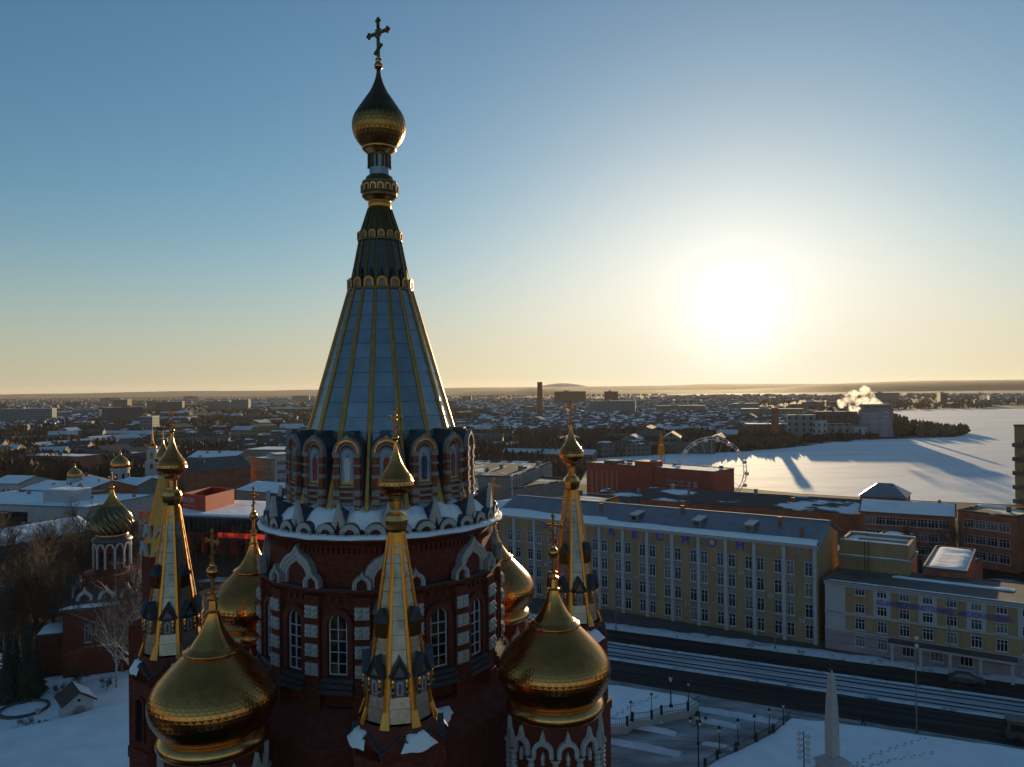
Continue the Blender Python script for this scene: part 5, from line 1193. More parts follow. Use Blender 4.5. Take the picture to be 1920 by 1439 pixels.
def bell_tower():
    b = Pd(306, 900, 66.0); t = thing('bell_tower', 'tented bell tower with pale gold spire half hidden behind the left turret', 'bell tower', T(b.x, b.y, 0) @ RZ(R(10)))
    ng = lambda r: ngon(8, r)
    m = MB(); m.box(-2.2, 2.2, -2.2, 2.2, 0, 24); m.prism(ng(1.7), 24, 29.4); m.build('wall', M_['brick'], t)
    m = MB(); m.loft([[(x * r, y * r, z) for x, y in ng(1)] for r, z in ((1.75, 29.4), (.34, 36.0))]); m.build('tent', M_['ribdark'], t)
    k_ = MB(); k_.band([(-.5, 0), (0, 1.0), (.5, 0)], [(-.3, 0), (0, .6), (.3, 0)], -.2, .15); ke = k_.mesh('gable', M_['white'])
    for z, r in ((29.5, 1.75), (30.9, 1.45)):
        for k in range(8): put('gable', ke, t, radial(math.pi / 4 * k, r * .93, z))
    m = MB(); m.lathe([(.32, 35.9), (.5, 36.2), (.5, 36.4), (.26, 36.6), (.26, 36.9), (.4, 37.0)], 8); m.build('bulge', M_['copper'], t)
    m = MB(); m.smooth = True; m.lathe(smooth_profile([(.4, 36.95), (.62, 37.2), (.64, 37.5), (.4, 38.0), (.16, 38.5), (.05, 39.0)], 4), 24, 0, True, True); m.build('onion', M_['gold'], t)
    put('cross', cross_mesh(.9, M_['copper']), t, T(0, 0, 38.9))
bell_tower()
def far_churches():
    def church(px, dist, r, ztop, label, name='domed_church'):
        b = Pd(px, 860, dist); t = thing(name, label, 'church', T(b.x, b.y, 0))
        m = MB(); m.lathe([(r, 2), (r, ztop - 2.35 * r), (r * 1.1, ztop - 2.3 * r), (r * 1.1, ztop - 2.15 * r), (r, ztop - 2.1 * r)], 24, 0, True, True); d = m.build('drum', M_['plwhite'], t)
        w = MB(); w.plate(arch(r * .28, r * .9, 8), -.08, .05); we = w.mesh('window', M_['glass'])
        for k in range(8): put('window', we, d, radial(math.pi / 4 * k, r, ztop - 3.6 * r))
        m = MB(); m.smooth = True; z = ztop - 2.1 * r; m.lathe(smooth_profile([(r * .98, z), (r * 1.04, z + .35 * r), (r * .9, z + .8 * r), (r * .55, z + 1.2 * r), (r * .2, z + 1.45 * r), (r * .12, z + 1.7 * r)], 4), 32, 0, True, True); m.build('dome', M_['gold'], t)
        m = MB(); m.lathe([(r * .14, z + 1.6 * r), (r * .14, z + 1.85 * r), (r * .02, z + 2.15 * r)], 8, 0, True, True); m.build('lantern', M_['copper'], t)
        m = MB(); m.box(-r * 1.7, r * 1.7, -r * 1.5, r * 1.5, 0, ztop - 3.9 * r); m.build('wall', M_['plwhite'], t)
        m = MB(); m.prism(ngon(4, r * 2.5, math.pi / 4), ztop - 3.9 * r, ztop - 3.3 * r, ngon(4, r * 1.2, math.pi / 4)); m.build('roof', M_['snow'], t)
    church(225, 300, 3.3, 21.0, 'white domed church with a gilded dome left of the left turret')
    church(140, 286, 2.5, 17.2, 'smaller white church with a low gold dome farther left')
    b = Pd(286, 860, 335); t = thing('white_bell_tower', 'slim white bell tower with a thin gold spire', 'bell tower', T(b.x, b.y, 0) @ RZ(R(15)))
    m = MB(); m.box(-2.6, 2.6, -2.6, 2.6, 0, 13.5); m.build('lower_stage', M_['plwhite'], t)
    m = MB(); m.box(-2.0, 2.0, -2.0, 2.0, 13.5, 18.2); m.prism(ngon(8, 1.7), 18.2, 19.2); m.build('upper_stage', M_['plwhite'], t)
    for z, s, h in ((10.4, 2.6, 2.2), (14.4, 2.0, 2.6)):
        w = MB(); w.plate(arch(1.1, h, 8, 0, 0, z), -.06, .05); we = w.mesh('bell_opening', M_['glass'])
        for k in range(4): put('bell_opening', we, t, RZ(math.pi / 2 * k) @ T(0, -s, 0))
    m = MB(); m.smooth = True; m.lathe(smooth_profile([(1.8, 19.0), (1.7, 19.8), (1.1, 20.7), (.7, 21.0)], 3), 20, 0, True, True); m.build('cupola', M_['gold'], t)
    m = MB(); m.lathe([(.75, 20.9), (.75, 21.8), (.5, 22.0), (.03, 28.4)], 8, 0, True, True); m.build('spire', M_['goldsheet'], t)
far_churches()

# ------------------------------------------------------------------ lake side: ferris wheel, crane, power station
def ferris():
    c = Pd(1335, 882, 285); Rw = 12.2
    t = thing('ferris_wheel', 'white lattice ferris wheel on the lake shore', 'ferris wheel', T(c.x, c.y, 0) @ RZ(R(-12)))
    zc = c.z
    n = 40
    for y, nm in ((-.9, 'rim'), (.9, 'rim')):
        m = MB()
        for rr in (Rw, Rw - 1.0): m.tube([(rr * math.sin(2 * math.pi * i / n), y, zc + rr * math.cos(2 * math.pi * i / n)) for i in range(n + 1)], .09, 5)
        for i in range(n): a, b = 2 * math.pi * i / n, 2 * math.pi * (i + .5) / n; m.tube([(Rw * math.sin(a), y, zc + Rw * math.cos(a)), ((Rw - 1) * math.sin(b), y, zc + (Rw - 1) * math.cos(b))], .05, 4)
        m.build(nm, M_['whitesteel'], t)
    sp = MB(); sp.tube([(0, -.9, .5), (0, -.9, Rw - 1)], .05, 4); spm = sp.mesh('spoke', M_['whitesteel'])
    for k in range(18):
        put('spoke', spm, t, T(0, 0, zc) @ RY(2 * math.pi * k / 18))
    m = MB(T(0, 0, zc) @ RX(R(90))); m.lathe([(.6, -1.6), (.6, 1.6)], 12, 0, True, True); m.build('hub', M_['whitesteel'], t)
    for sx in (-1, 1):
        for y in (-2.2, 2.2): m = MB(); m.tube([(sx * 5.2, y * 1.3, 0), (0, y * .7, zc)], .22, 6); m.build('leg', M_['whitesteel'], t)
    g = MB(); g.lathe([(.25, -.35), (.6, -.6), (.85, -1.0), (.8, -1.5), (.5, -1.75)], 8, 0, True, True); g.tube([(0, 0, 0), (0, 0, -.4)], .05, 4); ge = g.mesh('gondola', [M_['whitesteel']])
    for k in range(18): a = 2 * math.pi * (k + .5) / 18; put('gondola', ge, t, T(Rw * math.sin(a), 0, zc + Rw * math.cos(a)))
ferris()
def lakeside():
    c = Pd(1240, 860, 310); t = thing('crane_mast', 'yellow lattice mast with pointed top behind the dark red building', 'crane', T(c.x, c.y, 0) @ RZ(R(20)))
    m = MB(); h = 19.0
    for sx, sy in ((-1, -1), (1, -1), (1, 1), (-1, 1)): m.tube([(sx * .9, sy * .9, 0), (sx * .9, sy * .9, h - 1), (sx * .5, sy * .5, h + 3), (0, 0, h + 6.2)], .14, 5)
    m.build('mast', M_['steelyellow'], t)
    m = MB()
    for i in range(14):
        z = i * 1.4; s = 1 if i % 2 else -1
        m.tube([(-.9 * s, -.9, z), (.9 * s, -.9, z + 1.4)], .07, 4); m.tube([(-.9, .9 * s, z), (-.9, -.9 * s, z + 1.4)], .07, 4); m.tube([(-.9, -.9, z), (.9, -.9, z)], .06, 4)
    stuff(m.build('lattice', M_['steelyellow'], t))
    m = MB(); m.box(-.75, .75, -.75, .75, h - 3, h + 1); m.build('cabin', M_['steelyellow'], t)
    # power station on the point
    def at(px, d): v = Pd(px, 800, d); return v.x, v.y
    x, y = at(1638, 650); t = thing('cooling_tower', 'broad tapering lilac panelled cooling tower by the frozen lake', 'cooling tower', T(x, y, 0) @ RZ(R(8)))
    H = 24.0
    pr = lambda z: 15.6 - 4.0 * z / H
    m = MB()
    for k in range(4):
        z0, z1 = H * .86 * k / 4, H * .86 * (k + 1) / 4; m.loft([[(px * pr(z), py * pr(z), z) for px, py in ngon(12, 1)] for z in (z0, z1 - .25)], True, True)
    m.build('shell', mat('lilac_panel', (.33, .27, .32), .7, 0, .1, .2), t)
    m = MB(); m.loft([[(px * pr(z) * .98, py * pr(z) * .98, z) for px, py in ngon(12, 1)] for z in (0, H * .86)], True, True); m.build('joint_core', M_['felt'], t)
    rb = MB(); rb.tube([(0, -pr(0) - .05, 0), (0, -pr(H * .86) - .05, H * .86)], .28, 4); rbm = rb.mesh('rib', M_['plgrey'])
    for k in range(12): put('rib', rbm, t, RZ(2 * math.pi * (k + .5) / 12))
    m = MB(); m.loft([[(px * r, py * r, z) for px, py in ngon(12, 1)] for r, z in ((12.2, H * .86), (12.2, H * .93), (10.6, H * .94), (10.6, H * 1.02), (12.4, H * 1.05), (12.4, H * 1.12))], True, True); m.build('louvre_top', M_['plgrey'], t)
    m = MB(T(2.5, -13.0, H * .68)); m.box(-2.2, 2.2, -.3, .3, 0, 4.4); m.mi = 1; m.M = m.M @ T(0, -.32, 0); m.box(-1.4, -.9, -.05, 0, .8, 3.6); m.box(.9, 1.4, -.05, 0, .8, 3.6); m.add([(-.9, 0, .8), (-.4, 0, .8), (.9, 0, 3.0), (.9, 0, 3.6), (.4, 0, 3.6), (-.9, 0, 1.4)], [(0, 1, 2, 3, 4, 5)]); m.build('sign', [M_['plwhite'], M_['felt']], t)
    for px, d, r, h, lb in ((1453, 600, 3.4, 26, 'dark brick chimney with a flared head left of the power station'), (1672, 700, 1.7, 27, 'thin grey chimney right of the cooling tower'), (1013, 1150, 5.2, 52, 'tall lone brick chimney rising above the horizon')):
        x, y = at(px, d); m = MB(T(x, y, 0)); m.lathe([(r, 0), (r * .72, h * .86), (r * (.95 if r > 3 and h < 30 else .72), h * .9), (r * .75, h)], 14, 0, True, True); tag(m.build('chimney', M_['redbrick'] if r > 2 else M_['plgrey']), lb, 'chimney')
    k = 0
    for px0, px1, d, dep, h, wall, lb in ((1478, 1530, 640, 20, 18, 'plgrey', 'pale concrete boiler house with rows of openings left in the power station'), (1530, 1608, 655, 24, 20, 'redbrick', 'dark brick turbine hall beside the cooling tower'), (1545, 1600, 632, 12, 11, 'plgrey', 'low glazed hall in front of the turbine hall'), (1596, 1622, 628, 10, 9.5, 'plwhite', 'small white pump house at the foot of the cooling tower'), (1400, 1470, 640, 24, 11, 'redbrick', 'long low brick hall left of the power station'), (1525, 1536, 625, 8, 15, 'plwhite', 'narrow white stair tower in the power station')):
        a, b = at(px0, d), at(px1, d - 6); t, L = block('power_station_hall', lb, 'industrial hall', a, b, dep, h, far_wall('hall_wall_%d' % k, {'plgrey': (.24, .23, .24), 'redbrick': (.17, .07, .055), 'plwhite': (.42, .42, .44)}[wall], (.03, .03, .035), 5.5, 5.0, .35, .5), 'flat', 0, snow=.4, roofmat='felt', parapet=0.8); k += 1
    # steam from the tower and small plumes
    def steam(px, py, d, puffs, lb, dens, nm='steam'):
        c = Pd(px, py, d); bm = bmesh.new()
        for i, (dx, dy, dz, r) in enumerate(puffs):
            g = bmesh.ops.create_icosphere(bm, subdivisions=3, radius=r)
            for v in g['verts']:
                q = v.co.copy(); f = 1 + .30 * noise.noise(q * (1.6 / r) + Vector((i * 7, 0, 0))) + .16 * noise.noise(q * (4.2 / r))
                v.co = q * f + Vector((dx, dy, dz))
        me = bpy.data.meshes.new(nm); bm.to_mesh(me); bm.free()
        m = bpy.data.materials.new('steam_vapour'); m.use_nodes = True; nt = m.node_tree; nt.nodes.clear(); o_ = nt.nodes.new('ShaderNodeOutputMaterial'); v = nt.nodes.new('ShaderNodeVolumePrincipled')
        v.inputs['Color'].default_value = (1, 1, 1, 1); v.inputs['Density'].default_value = dens; v.inputs['Anisotropy'].default_value = 0.5
        tcn = nt.nodes.new('ShaderNodeTexCoord'); nz = nt.nodes.new('ShaderNodeTexNoise'); nz.inputs['Scale'].default_value = .16; nz.inputs['Detail'].default_value = 5; nz.inputs['Roughness'].default_value = .65
        mrn = nt.nodes.new('ShaderNodeMapRange'); mrn.inputs[1].default_value = .45; mrn.inputs[2].default_value = .80; mrn.inputs[4].default_value = dens; nt.links.new(tcn.outputs['Object'], nz.inputs['Vector']); nt.links.new(nz.outputs[0], mrn.inputs[0]); nt.links.new(mrn.outputs[0], v.inputs['Density'])
        nt.links.new(v.outputs[0], o_.inputs['Volume']); me.materials.append(m)
        o = put(nm, me, None, T(c.x, c.y, c.z)); return stuff(o, lb, 'steam')
    steam(1612, 764, 650, [(9, 0, -3, 6), (3, 1, -2, 6), (0, 0, 5, 8), (7, 2, 7, 7.5), (-4, 0, 0, 5), (-4, 1, 10, 5), (4, 0, 13, 5), (11, 1, 2, 7), (-7, 0, 5, 4), (-15, 0, 3, 3.6), (-12, 0, 6, 3.2), (-10, 1, 9, 2.4), (-17, 0, 5, 2.2)], 'white backlit steam drifting from the cooling tower', .38)
    steam(1845, 746, 1500, [(0, 0, 0, 8), (3, 0, 6, 7), (-4, 0, -6, 5), (-8, 0, -9, 4)], 'thin steam plume over the far shore', .03)
lakeside()
# ------------------------------------------------------------------ trees
def tree_meshes(seed, h, spread=0.5, trunk='bark', twig='twig', droop=0.0, dens=1.0):
    r = random.Random(seed); tr, cr = MB(), MB()
    def rot(d, ang):
        a = d.orthogonal().normalized(); a.rotate(Matrix.Rotation(r.random() * 6.283, 3, d)); q = d.copy(); q.rotate(Matrix.Rotation(ang, 3, a)); return q
    def grow(p, d, ln, rad, lv):
        pts = [p.copy()]; n = 4 if lv == 0 else 3
        for i in range(n):
            d = (d + Vector((r.uniform(-1, 1), r.uniform(-1, 1), r.uniform(-.6, 1))) * (.06 if lv == 0 else .16) + Vector((0, 0, .10 if lv in (1, 2) else -droop * (lv > 2)))).normalized()
            p = p + d * ln / n; pts.append(p.copy())
        if lv <= 2: tr.tube(pts, [max(.012, rad * (1 - .75 * i / n)) for i in range(n + 1)], 6 if lv == 0 else 4, False)
        else:
            w = max(.014, rad); side = d.orthogonal().normalized() * w
            vs = []
            for i, q in enumerate(pts): f = 1 - i / n; vs += [q - side * f, q + side * f]
            cr.add(vs, [(2 * i, 2 * i + 1, 2 * i + 3, 2 * i + 2) for i in range(n)])
        if lv >= 4: return
        kids = (11, 6, 6, 5)[lv]; kids = max(2, int(kids * dens))
        for k in range(kids):
            t = (.28 + .72 * k / kids) if lv == 0 else (.2 + .8 * r.random()); x = t * n; i = min(n - 1, int(x)); q = pts[i].lerp(pts[i + 1], x - i)
            sc = (.62 - .32 * t) if lv == 0 else .62 * r.uniform(.7, 1.1)
            nd = rot(d, r.uniform(.45, .95) * (spread / .5) if lv == 0 else r.uniform(.35, .9))
            grow(q, nd, ln * sc, rad * (.42 if lv == 0 else .5), lv + 1)
    grow(Vector((0, 0, -.2)), Vector((0, 0, 1)), h * .82, h * .017, 0)
    return tr.mesh('trunk', M_[trunk]), cr.mesh('crown', M_[twig])
def spruce_meshes(seed, h):
    r = random.Random(seed); tr, cr = MB(), MB(); tr.lathe([(h * .02, -.1), (h * .004, h)], 6, 0, True, True)
    z = h * .06
    while z < h * .98:
        rad = h * .2 * (1 - z / h) ** .85 + .12; n = 9
        for k in range(n):
            a = 6.283 * (k + r.random() * .7) / n; l = rad * r.uniform(.75, 1.1); dx, dy = math.cos(a), math.sin(a)
            for s in (-1, 1):
                cr.add([(0, 0, z + .12), (dx * l * .55 - dy * s * l * .30, dy * l * .55 + dx * s * l * .30, z - l * .26), (dx * l, dy * l, z - l * .42), (dx * l * .5, dy * l * .5, z - l * .08)], [(0, 1, 3), (1, 2, 3)])
        z += h * .035
    return tr.mesh('trunk', M_['bark']), cr.mesh('crown', M_['needle'])
TREES = [tree_meshes(i, h, sp) for i, (h, sp) in enumerate(((15, .5), (13, .42), (17, .48), (11, .55), (14, .6)))]
def plant(px, py, var, sc, label, name='bare_tree', group=None, cat='tree', rz=None):
    p = G(px, py); t = thing(name, label, cat, T(p.x, p.y, 0) @ RZ(rng.random() * 6.28 if rz is None else rz) @ Matrix.Scale(sc, 4), group)
    put('trunk', var[0], t); put('crown', var[1], t); return t
for k in range(46):                          # the dark grove round the chapel
    px = rng.uniform(-60, 175) if k < 34 else rng.uniform(150, 330); py = rng.uniform(1085, 1262) if k < 34 else rng.uniform(1080, 1150)
    if 95 < px < 330 and 1150 < py: py = rng.uniform(1085, 1140)
    where = 'beside the chapel' if px > 110 else 'at the left edge'
    kind = ('tall', 'slender', 'broad', 'low', 'spreading')[k % 5]
    plant(px, py, TREES[k % 5], rng.uniform(.75, 1.1), '%s leafless tree in the dark grove %s' % (kind, where), group='bare trees of the grove')
for k, (px, py) in enumerate(((28, 1262), (58, 1250), (84, 1246), (108, 1252), (6, 1240), (136, 1262), (300, 1190), (-25, 1265))):
    plant(px, py, TREES[(k * 2) % 5], rng.uniform(.85, 1.15), 'dark bare tree in the row between the chapel and the spruces', group='bare trees before the chapel')
BIRCH = [tree_meshes(41, 18.5, .42, 'birch', 'birchtwig', .05, 1.25), tree_meshes(42, 16, .42, 'birch', 'birchtwig', .07, 1.2)]
plant(252, 1318, BIRCH[0], 1.02, 'tall pale barked birch standing right of the chapel', 'birch_tree')
plant(266, 1322, BIRCH[1], 1.0, 'second pale birch close to the cathedral wall', 'birch_tree')
plant(218, 1290, BIRCH[1], .8, 'thin young birch left of the tall birch', 'birch_tree')
SPR = [spruce_meshes(1, 11), spruce_meshes(2, 9)]
for (px, py, v, sc, lb) in ((52, 1312, 0, 1.05, 'dense dark spruce above the ring flower bed'), (14, 1318, 1, 1.1, 'dark spruce at the left edge by the spruce hedge'), (-20, 1300, 0, 1.1, 'spruce cut off by the left edge'), (70, 1300, 1, .9, 'smaller spruce right of the dense one'), (30, 1296, 1, 1.0, 'spruce standing between the two larger ones')): plant(px, py, SPR[v], sc, lb, 'spruce_tree')
SHRUB = tree_meshes(60, 2.6, 1.0, 'bark', 'twig', 0, 1.0)
for (px, py, sc, lb) in ((150, 1302, 1.5, 'bare spreading bush behind the white gatehouse'), (200, 1298, .9, 'small bare bush right of the gatehouse'), (48, 1378, 1.0, 'leafless bush at the edge of the snow bank'), (78, 1372, .6, 'low scrub on the snow bank rim'), (110, 1310, .8, 'bare shrub left of the gatehouse')): plant(px, py, SHRUB, sc, lb, 'bare_bush', cat='bush')
for k, (px, py, sc) in enumerate(((1705, 1092, .8), (1760, 1085, .75), (1790, 1080, .7), (1690, 1070, .7))): plant(px, py, TREES[k % 5] if k != 3 else SPR[0], sc, ('dark conifer in the yard behind the stair block' if k == 3 else ('leafless tree near the stair block yard', 'leafless tree in the middle of the brick yard', 'leafless tree by the orange hall')[k]), 'yard_tree')
for k in range(16):
    px = rng.uniform(190, 560); py = rng.uniform(1030, 1075); plant(px, py, TREES[k % 5], rng.uniform(.55, .8), 'bare tree on the square before the red shopping centre', group='trees before the shopping centre')

# ------------------------------------------------------------------ the far town
def tuft_mass(name, label, spots, seed, mt):
    r = random.Random(seed); m = MB(); vs, fs = [], []
    for (x, y, h) in spots:
        for q in range(3):                                        # a few leaning fans of twigs
            a = r.random() * 3.1416; w = h * r.uniform(.32, .5); dx, dy = math.cos(a) * w, math.sin(a) * w; o = len(vs); jx, jy = r.uniform(-.2, .2) * h, r.uniform(-.2, .2) * h
            vs += [(x, y, 0), (x - dx + jx, y - dy + jy, h * r.uniform(.45, .7)), (x - dx * .4 + jx, y - dy * .4, h * r.uniform(.8, 1.0)), (x + dx * .45, y + dy * .45 + jy, h * r.uniform(.85, 1.05)), (x + dx, y + dy, h * r.uniform(.4, .7)), (x, y, h * .45)]
            fs += [(o, o + 1, o + 5), (o + 1, o + 2, o + 5), (o + 5, o + 3, o + 4), (o, o + 5, o + 4)]
    me = bpy.data.meshes.new(name); me.from_pydata(vs, [], fs); me.materials.append(mt)
    return stuff(put(name, me), label, 'woodland')
def lit(p): return not inside((p.x, p.y), LAKE)
spots = []
def near_shore(p): return False
while len(spots) < 12000:
    px = rng.uniform(-80, 2000); py = 744 + 160 * rng.random() ** 1.6
    p = G(px, py)
    if p.y < 300 or p.y > 6000 or not lit(p): continue
    if px > 1090 and p.y < 420: continue
    if noise.noise((p.x * .006, p.y * .0035, 5)) < -.22: continue
    spots.append((p.x, p.y, rng.uniform(5, 9.5)))
tuft_mass('far_trees', 'brown leafless trees spread through the far town', spots, 4, mat('far_twigs', (.085, .056, .042), .95, 0, .35, .02))
sp2 = []
for k in range(900):                          # the wooded point and the shore
    t = rng.random(); px = 1660 + 145 * t; py = 818 - 18 * (1 - t) * rng.random() - 3 * rng.random(); p = G(px, py)
    if lit(p): sp2.append((p.x, p.y, rng.uniform(3, 7) * (1.1 - .6 * t)))
for k in range(700):
    px = rng.uniform(1000, 1660); b_ = [(1010, 868), (1100, 858), (1250, 849), (1400, 844), (1490, 836), (1560, 828), (1660, 823)]; py = lerp_tab(b_)(px) - 8 * rng.random() - 1; p = G(px, py); sp2.append((p.x, p.y, rng.uniform(3, 6)))
tuft_mass('shore_trees', 'dark bare trees along the lake shore and the wooded point', sp2, 9, mat('shore_twigs', (.032, .024, .022), .95, 0, .3, .05))
sp3 = []
for k in range(420):
    px = rng.gauss(45, 40); py = 893 + rng.gauss(0, 9); p = G(px, py); sp3.append((p.x, p.y, rng.uniform(8, 13)))
for k in range(260):
    px = rng.gauss(440, 40); py = 884 + rng.gauss(0, 6); p = G(px, py); sp3.append((p.x, p.y, rng.uniform(7, 11)))
tuft_mass('grove', 'brown leafless groves between the town houses', sp3, 12, mat('grove_twigs', (.095, .055, .035), .95, 0, .3, .05))

WALLS = [far_wall('far_wall_grey', (.13, .12, .115), (.03, .028, .028)), far_wall('far_wall_red', (.17, .075, .05), (.03, .025, .025)), far_wall('far_wall_cream', (.24, .20, .15), (.04, .035, .03)), far_wall('far_wall_blue', (.18, .20, .22), (.04, .045, .05)), M_['felt']]
def shed_mesh(L, D, h, rise, wall):
    m = MB(); m.loft([[(-L / 2, -D / 2, 0), (-L / 2, -D / 2, h), (-L / 2, 0, h + rise), (-L / 2, D / 2, h), (-L / 2, D / 2, 0)], [(L / 2, -D / 2, 0), (L / 2, -D / 2, h), (L / 2, 0, h + rise), (L / 2, D / 2, h), (L / 2, D / 2, 0)]])
    m.mi = 1; e = .4
    for s in (-1, 1): m.add([(-L / 2 - e, s * (D / 2 + e), h - e * rise / (D / 2)), (L / 2 + e, s * (D / 2 + e), h - e * rise / (D / 2)), (L / 2 + e, 0, h + rise + .3), (-L / 2 - e, 0, h + rise + .3), (-L / 2 - e, s * (D / 2 + e), h + .3 - e * rise / (D / 2)), (L / 2 + e, s * (D / 2 + e), h + .3 - e * rise / (D / 2)), (L / 2 + e, 0, h + rise + .6), (-L / 2 - e, 0, h + rise + .6)], [(0, 1, 5, 4), (4, 5, 6, 7), (0, 4, 7, 3), (1, 2, 6, 5)])
    return m
def slab_mesh(L, D, h):
    m = MB(); m.box(-L / 2, L / 2, -D / 2, D / 2, 0, h); m.mi = 1; m.box(-L / 2 - .2, L / 2 + .2, -D / 2 - .2, D / 2 + .2, h, h + .5); m.mi = 0
    m.box(-L * .2, -L * .05, -D * .25, D * .25, h + .5, h + 2.5); return m
kinds = []
for i in range(9):
    w = WALLS[(1, 0, 4, 1, 2, 0, 3, 1, 4)[i]]; kinds.append(('works_hall', shed_mesh(rng.uniform(28, 70), rng.uniform(9, 15), rng.uniform(5, 8), rng.uniform(1.0, 2.2), 0).mesh('works_hall', [w, (M_['felt'], M_['feltsnow'], M_['feltsnow'], M_['farsnow'])[i % 4]]), ('brick', 'grey', 'dark', 'brick', 'cream', 'grey', 'bluish', 'brick', 'dark')[i] + ' long works hall', 'works hall'))
for i in range(7):
    w = WALLS[(0, 2, 1, 3, 2, 0, 1)[i]]; kinds.append(('town_house', shed_mesh(rng.uniform(12, 24), rng.uniform(9, 13), rng.uniform(5, 9), rng.uniform(2, 3.5), 0).mesh('town_house', [w, (M_['feltsnow'], M_['farsnow'], M_['felt'])[i % 3]]), ('grey', 'cream', 'brick', 'bluish', 'cream', 'grey', 'brick')[i] + ' snow roofed house', 'house'))
for i in range(6):
    w = WALLS[(0, 3, 2, 0, 3, 2)[i]]; kinds.append(('apartment_block', slab_mesh(rng.uniform(28, 80), 13, rng.uniform(14, 24)).mesh('apartment_block', [w, M_['farsnow']]), ('grey', 'bluish', 'cream', 'grey', 'bluish', 'cream')[i] + ' slab apartment block', 'apartment block'))
def zone(px):
    return 'left of the left turret' if px < 300 else 'between the left turret and the spire' if px < 600 else 'between the spire and the lone chimney' if px < 1010 else 'between the lone chimney and the ferris wheel' if px < 1270 else 'behind the ferris wheel' if px < 1450 else 'beyond the power station'
taken = []; cnt = 0
while cnt < 285:
    px = rng.uniform(-40, 1960); py = 752 + 132 * rng.random() ** 1.35; p = G(px, py)
    if not lit(p) or p.y < 430 or (px > 1380 and p.y < 720) or (1640 < px and p.y < 1400): continue
    if px > 1500 and p.y < 800: continue
    r = rng.random(); k = rng.randrange(0, 9) if r < .5 else rng.randrange(9, 16) if r < .86 else rng.randrange(16, 22)
    if k < 9 and p.y < 560 and px < 600 and rng.random() < .4: continue
    if k >= 16 and p.y < 900: continue
    sz = 50 if k < 9 else 18 if k < 16 else 40
    if any((p.x - q[0]) ** 2 + ((p.y - q[1])) ** 2 < (.5 * (sz + q[2])) ** 2 * .6 for q in taken): continue
    taken.append((p.x, p.y, sz)); nm, me, lb, cat = kinds[k]
    o = put(nm, me, None, T(p.x, p.y, 0) @ RZ(rng.choice((-.42, -.25, -.1, .12, .3, 1.2, -1.9)) + rng.uniform(-.08, .08)))
    tag(o, '%s %s' % (lb, zone(px)), cat, 'far town: ' + cat + 's'); cnt += 1
# named far landmarks
for px0, px1, y, h, lb, w in ((392, 432, 1700, 22, 'long bluish slab block far left of the spire', 3), (434, 468, 1750, 24, 'bluish slab block right of the longest far slab', 3), (216, 243, 1400, 30, 'pale tower block in the far town above the left domes', 2), (268, 292, 800, 18, 'blue grey block behind the white bell tower', 3), (1040, 1098, 1900, 34, 'row of brown tower blocks right of the lone chimney', 1), (1134, 1158, 1700, 34, 'brown tower block above the lake narrows', 1)):
    a = Pd(px0, 760, y); b = Pd(px1, 760, y); m = slab_mesh(b.x - a.x, 16, h); o = m.build('apartment_block', [WALLS[w], M_['farsnow']], None, T((a.x + b.x) / 2, y, 0)); tag(o, lb, 'apartment block')
m = MB(); n = 0                               # the rest, too far to tell apart
while n < 5600:
    px = rng.uniform(-80, 2000); py = 741 + 75 * rng.random() ** 1.1; p = G(px, py)
    if not lit(p) or p.y > 6500 or p.y < 560 or (px > 1380 and p.y < 760) or (px > 1640 and p.y < 1400): continue
    if noise.noise((p.x * .0016, p.y * .001, 3)) < -.12: continue
    L, D, h = rng.uniform(8, 20), rng.uniform(7, 10), rng.uniform(3.5, 7); m.M = T(p.x, p.y, 0) @ RZ(rng.uniform(-.6, .6)); m.mi = 0
    m.add([(-L / 2, -D / 2, 0), (L / 2, -D / 2, 0), (L / 2, D / 2, 0), (-L / 2, D / 2, 0), (-L / 2, -D / 2, h), (L / 2, -D / 2, h), (L / 2, D / 2, h), (-L / 2, D / 2, h)], [(0, 1, 5, 4), (1, 2, 6, 5), (3, 0, 4, 7), (2, 3, 7, 6)]); m.mi = 1
    m.add([(-L / 2, -D / 2, h), (L / 2, -D / 2, h), (L / 2, D / 2, h), (-L / 2, D / 2, h), (-L / 2, 0, h + 2.5), (L / 2, 0, h + 2.5)], [(0, 1, 5, 4), (2, 3, 4, 5), (1, 2, 5), (3, 0, 4)]); n += 1
me = bpy.data.meshes.new('far_houses'); me.from_pydata(m.v, [], m.f); me.materials.append(M_['felt']); me.materials.append(M_['feltsnow']); me.polygons.foreach_set('material_index', m.m)
stuff(put('far_houses', me), 'countless small snow roofed houses towards the hills', 'suburb')
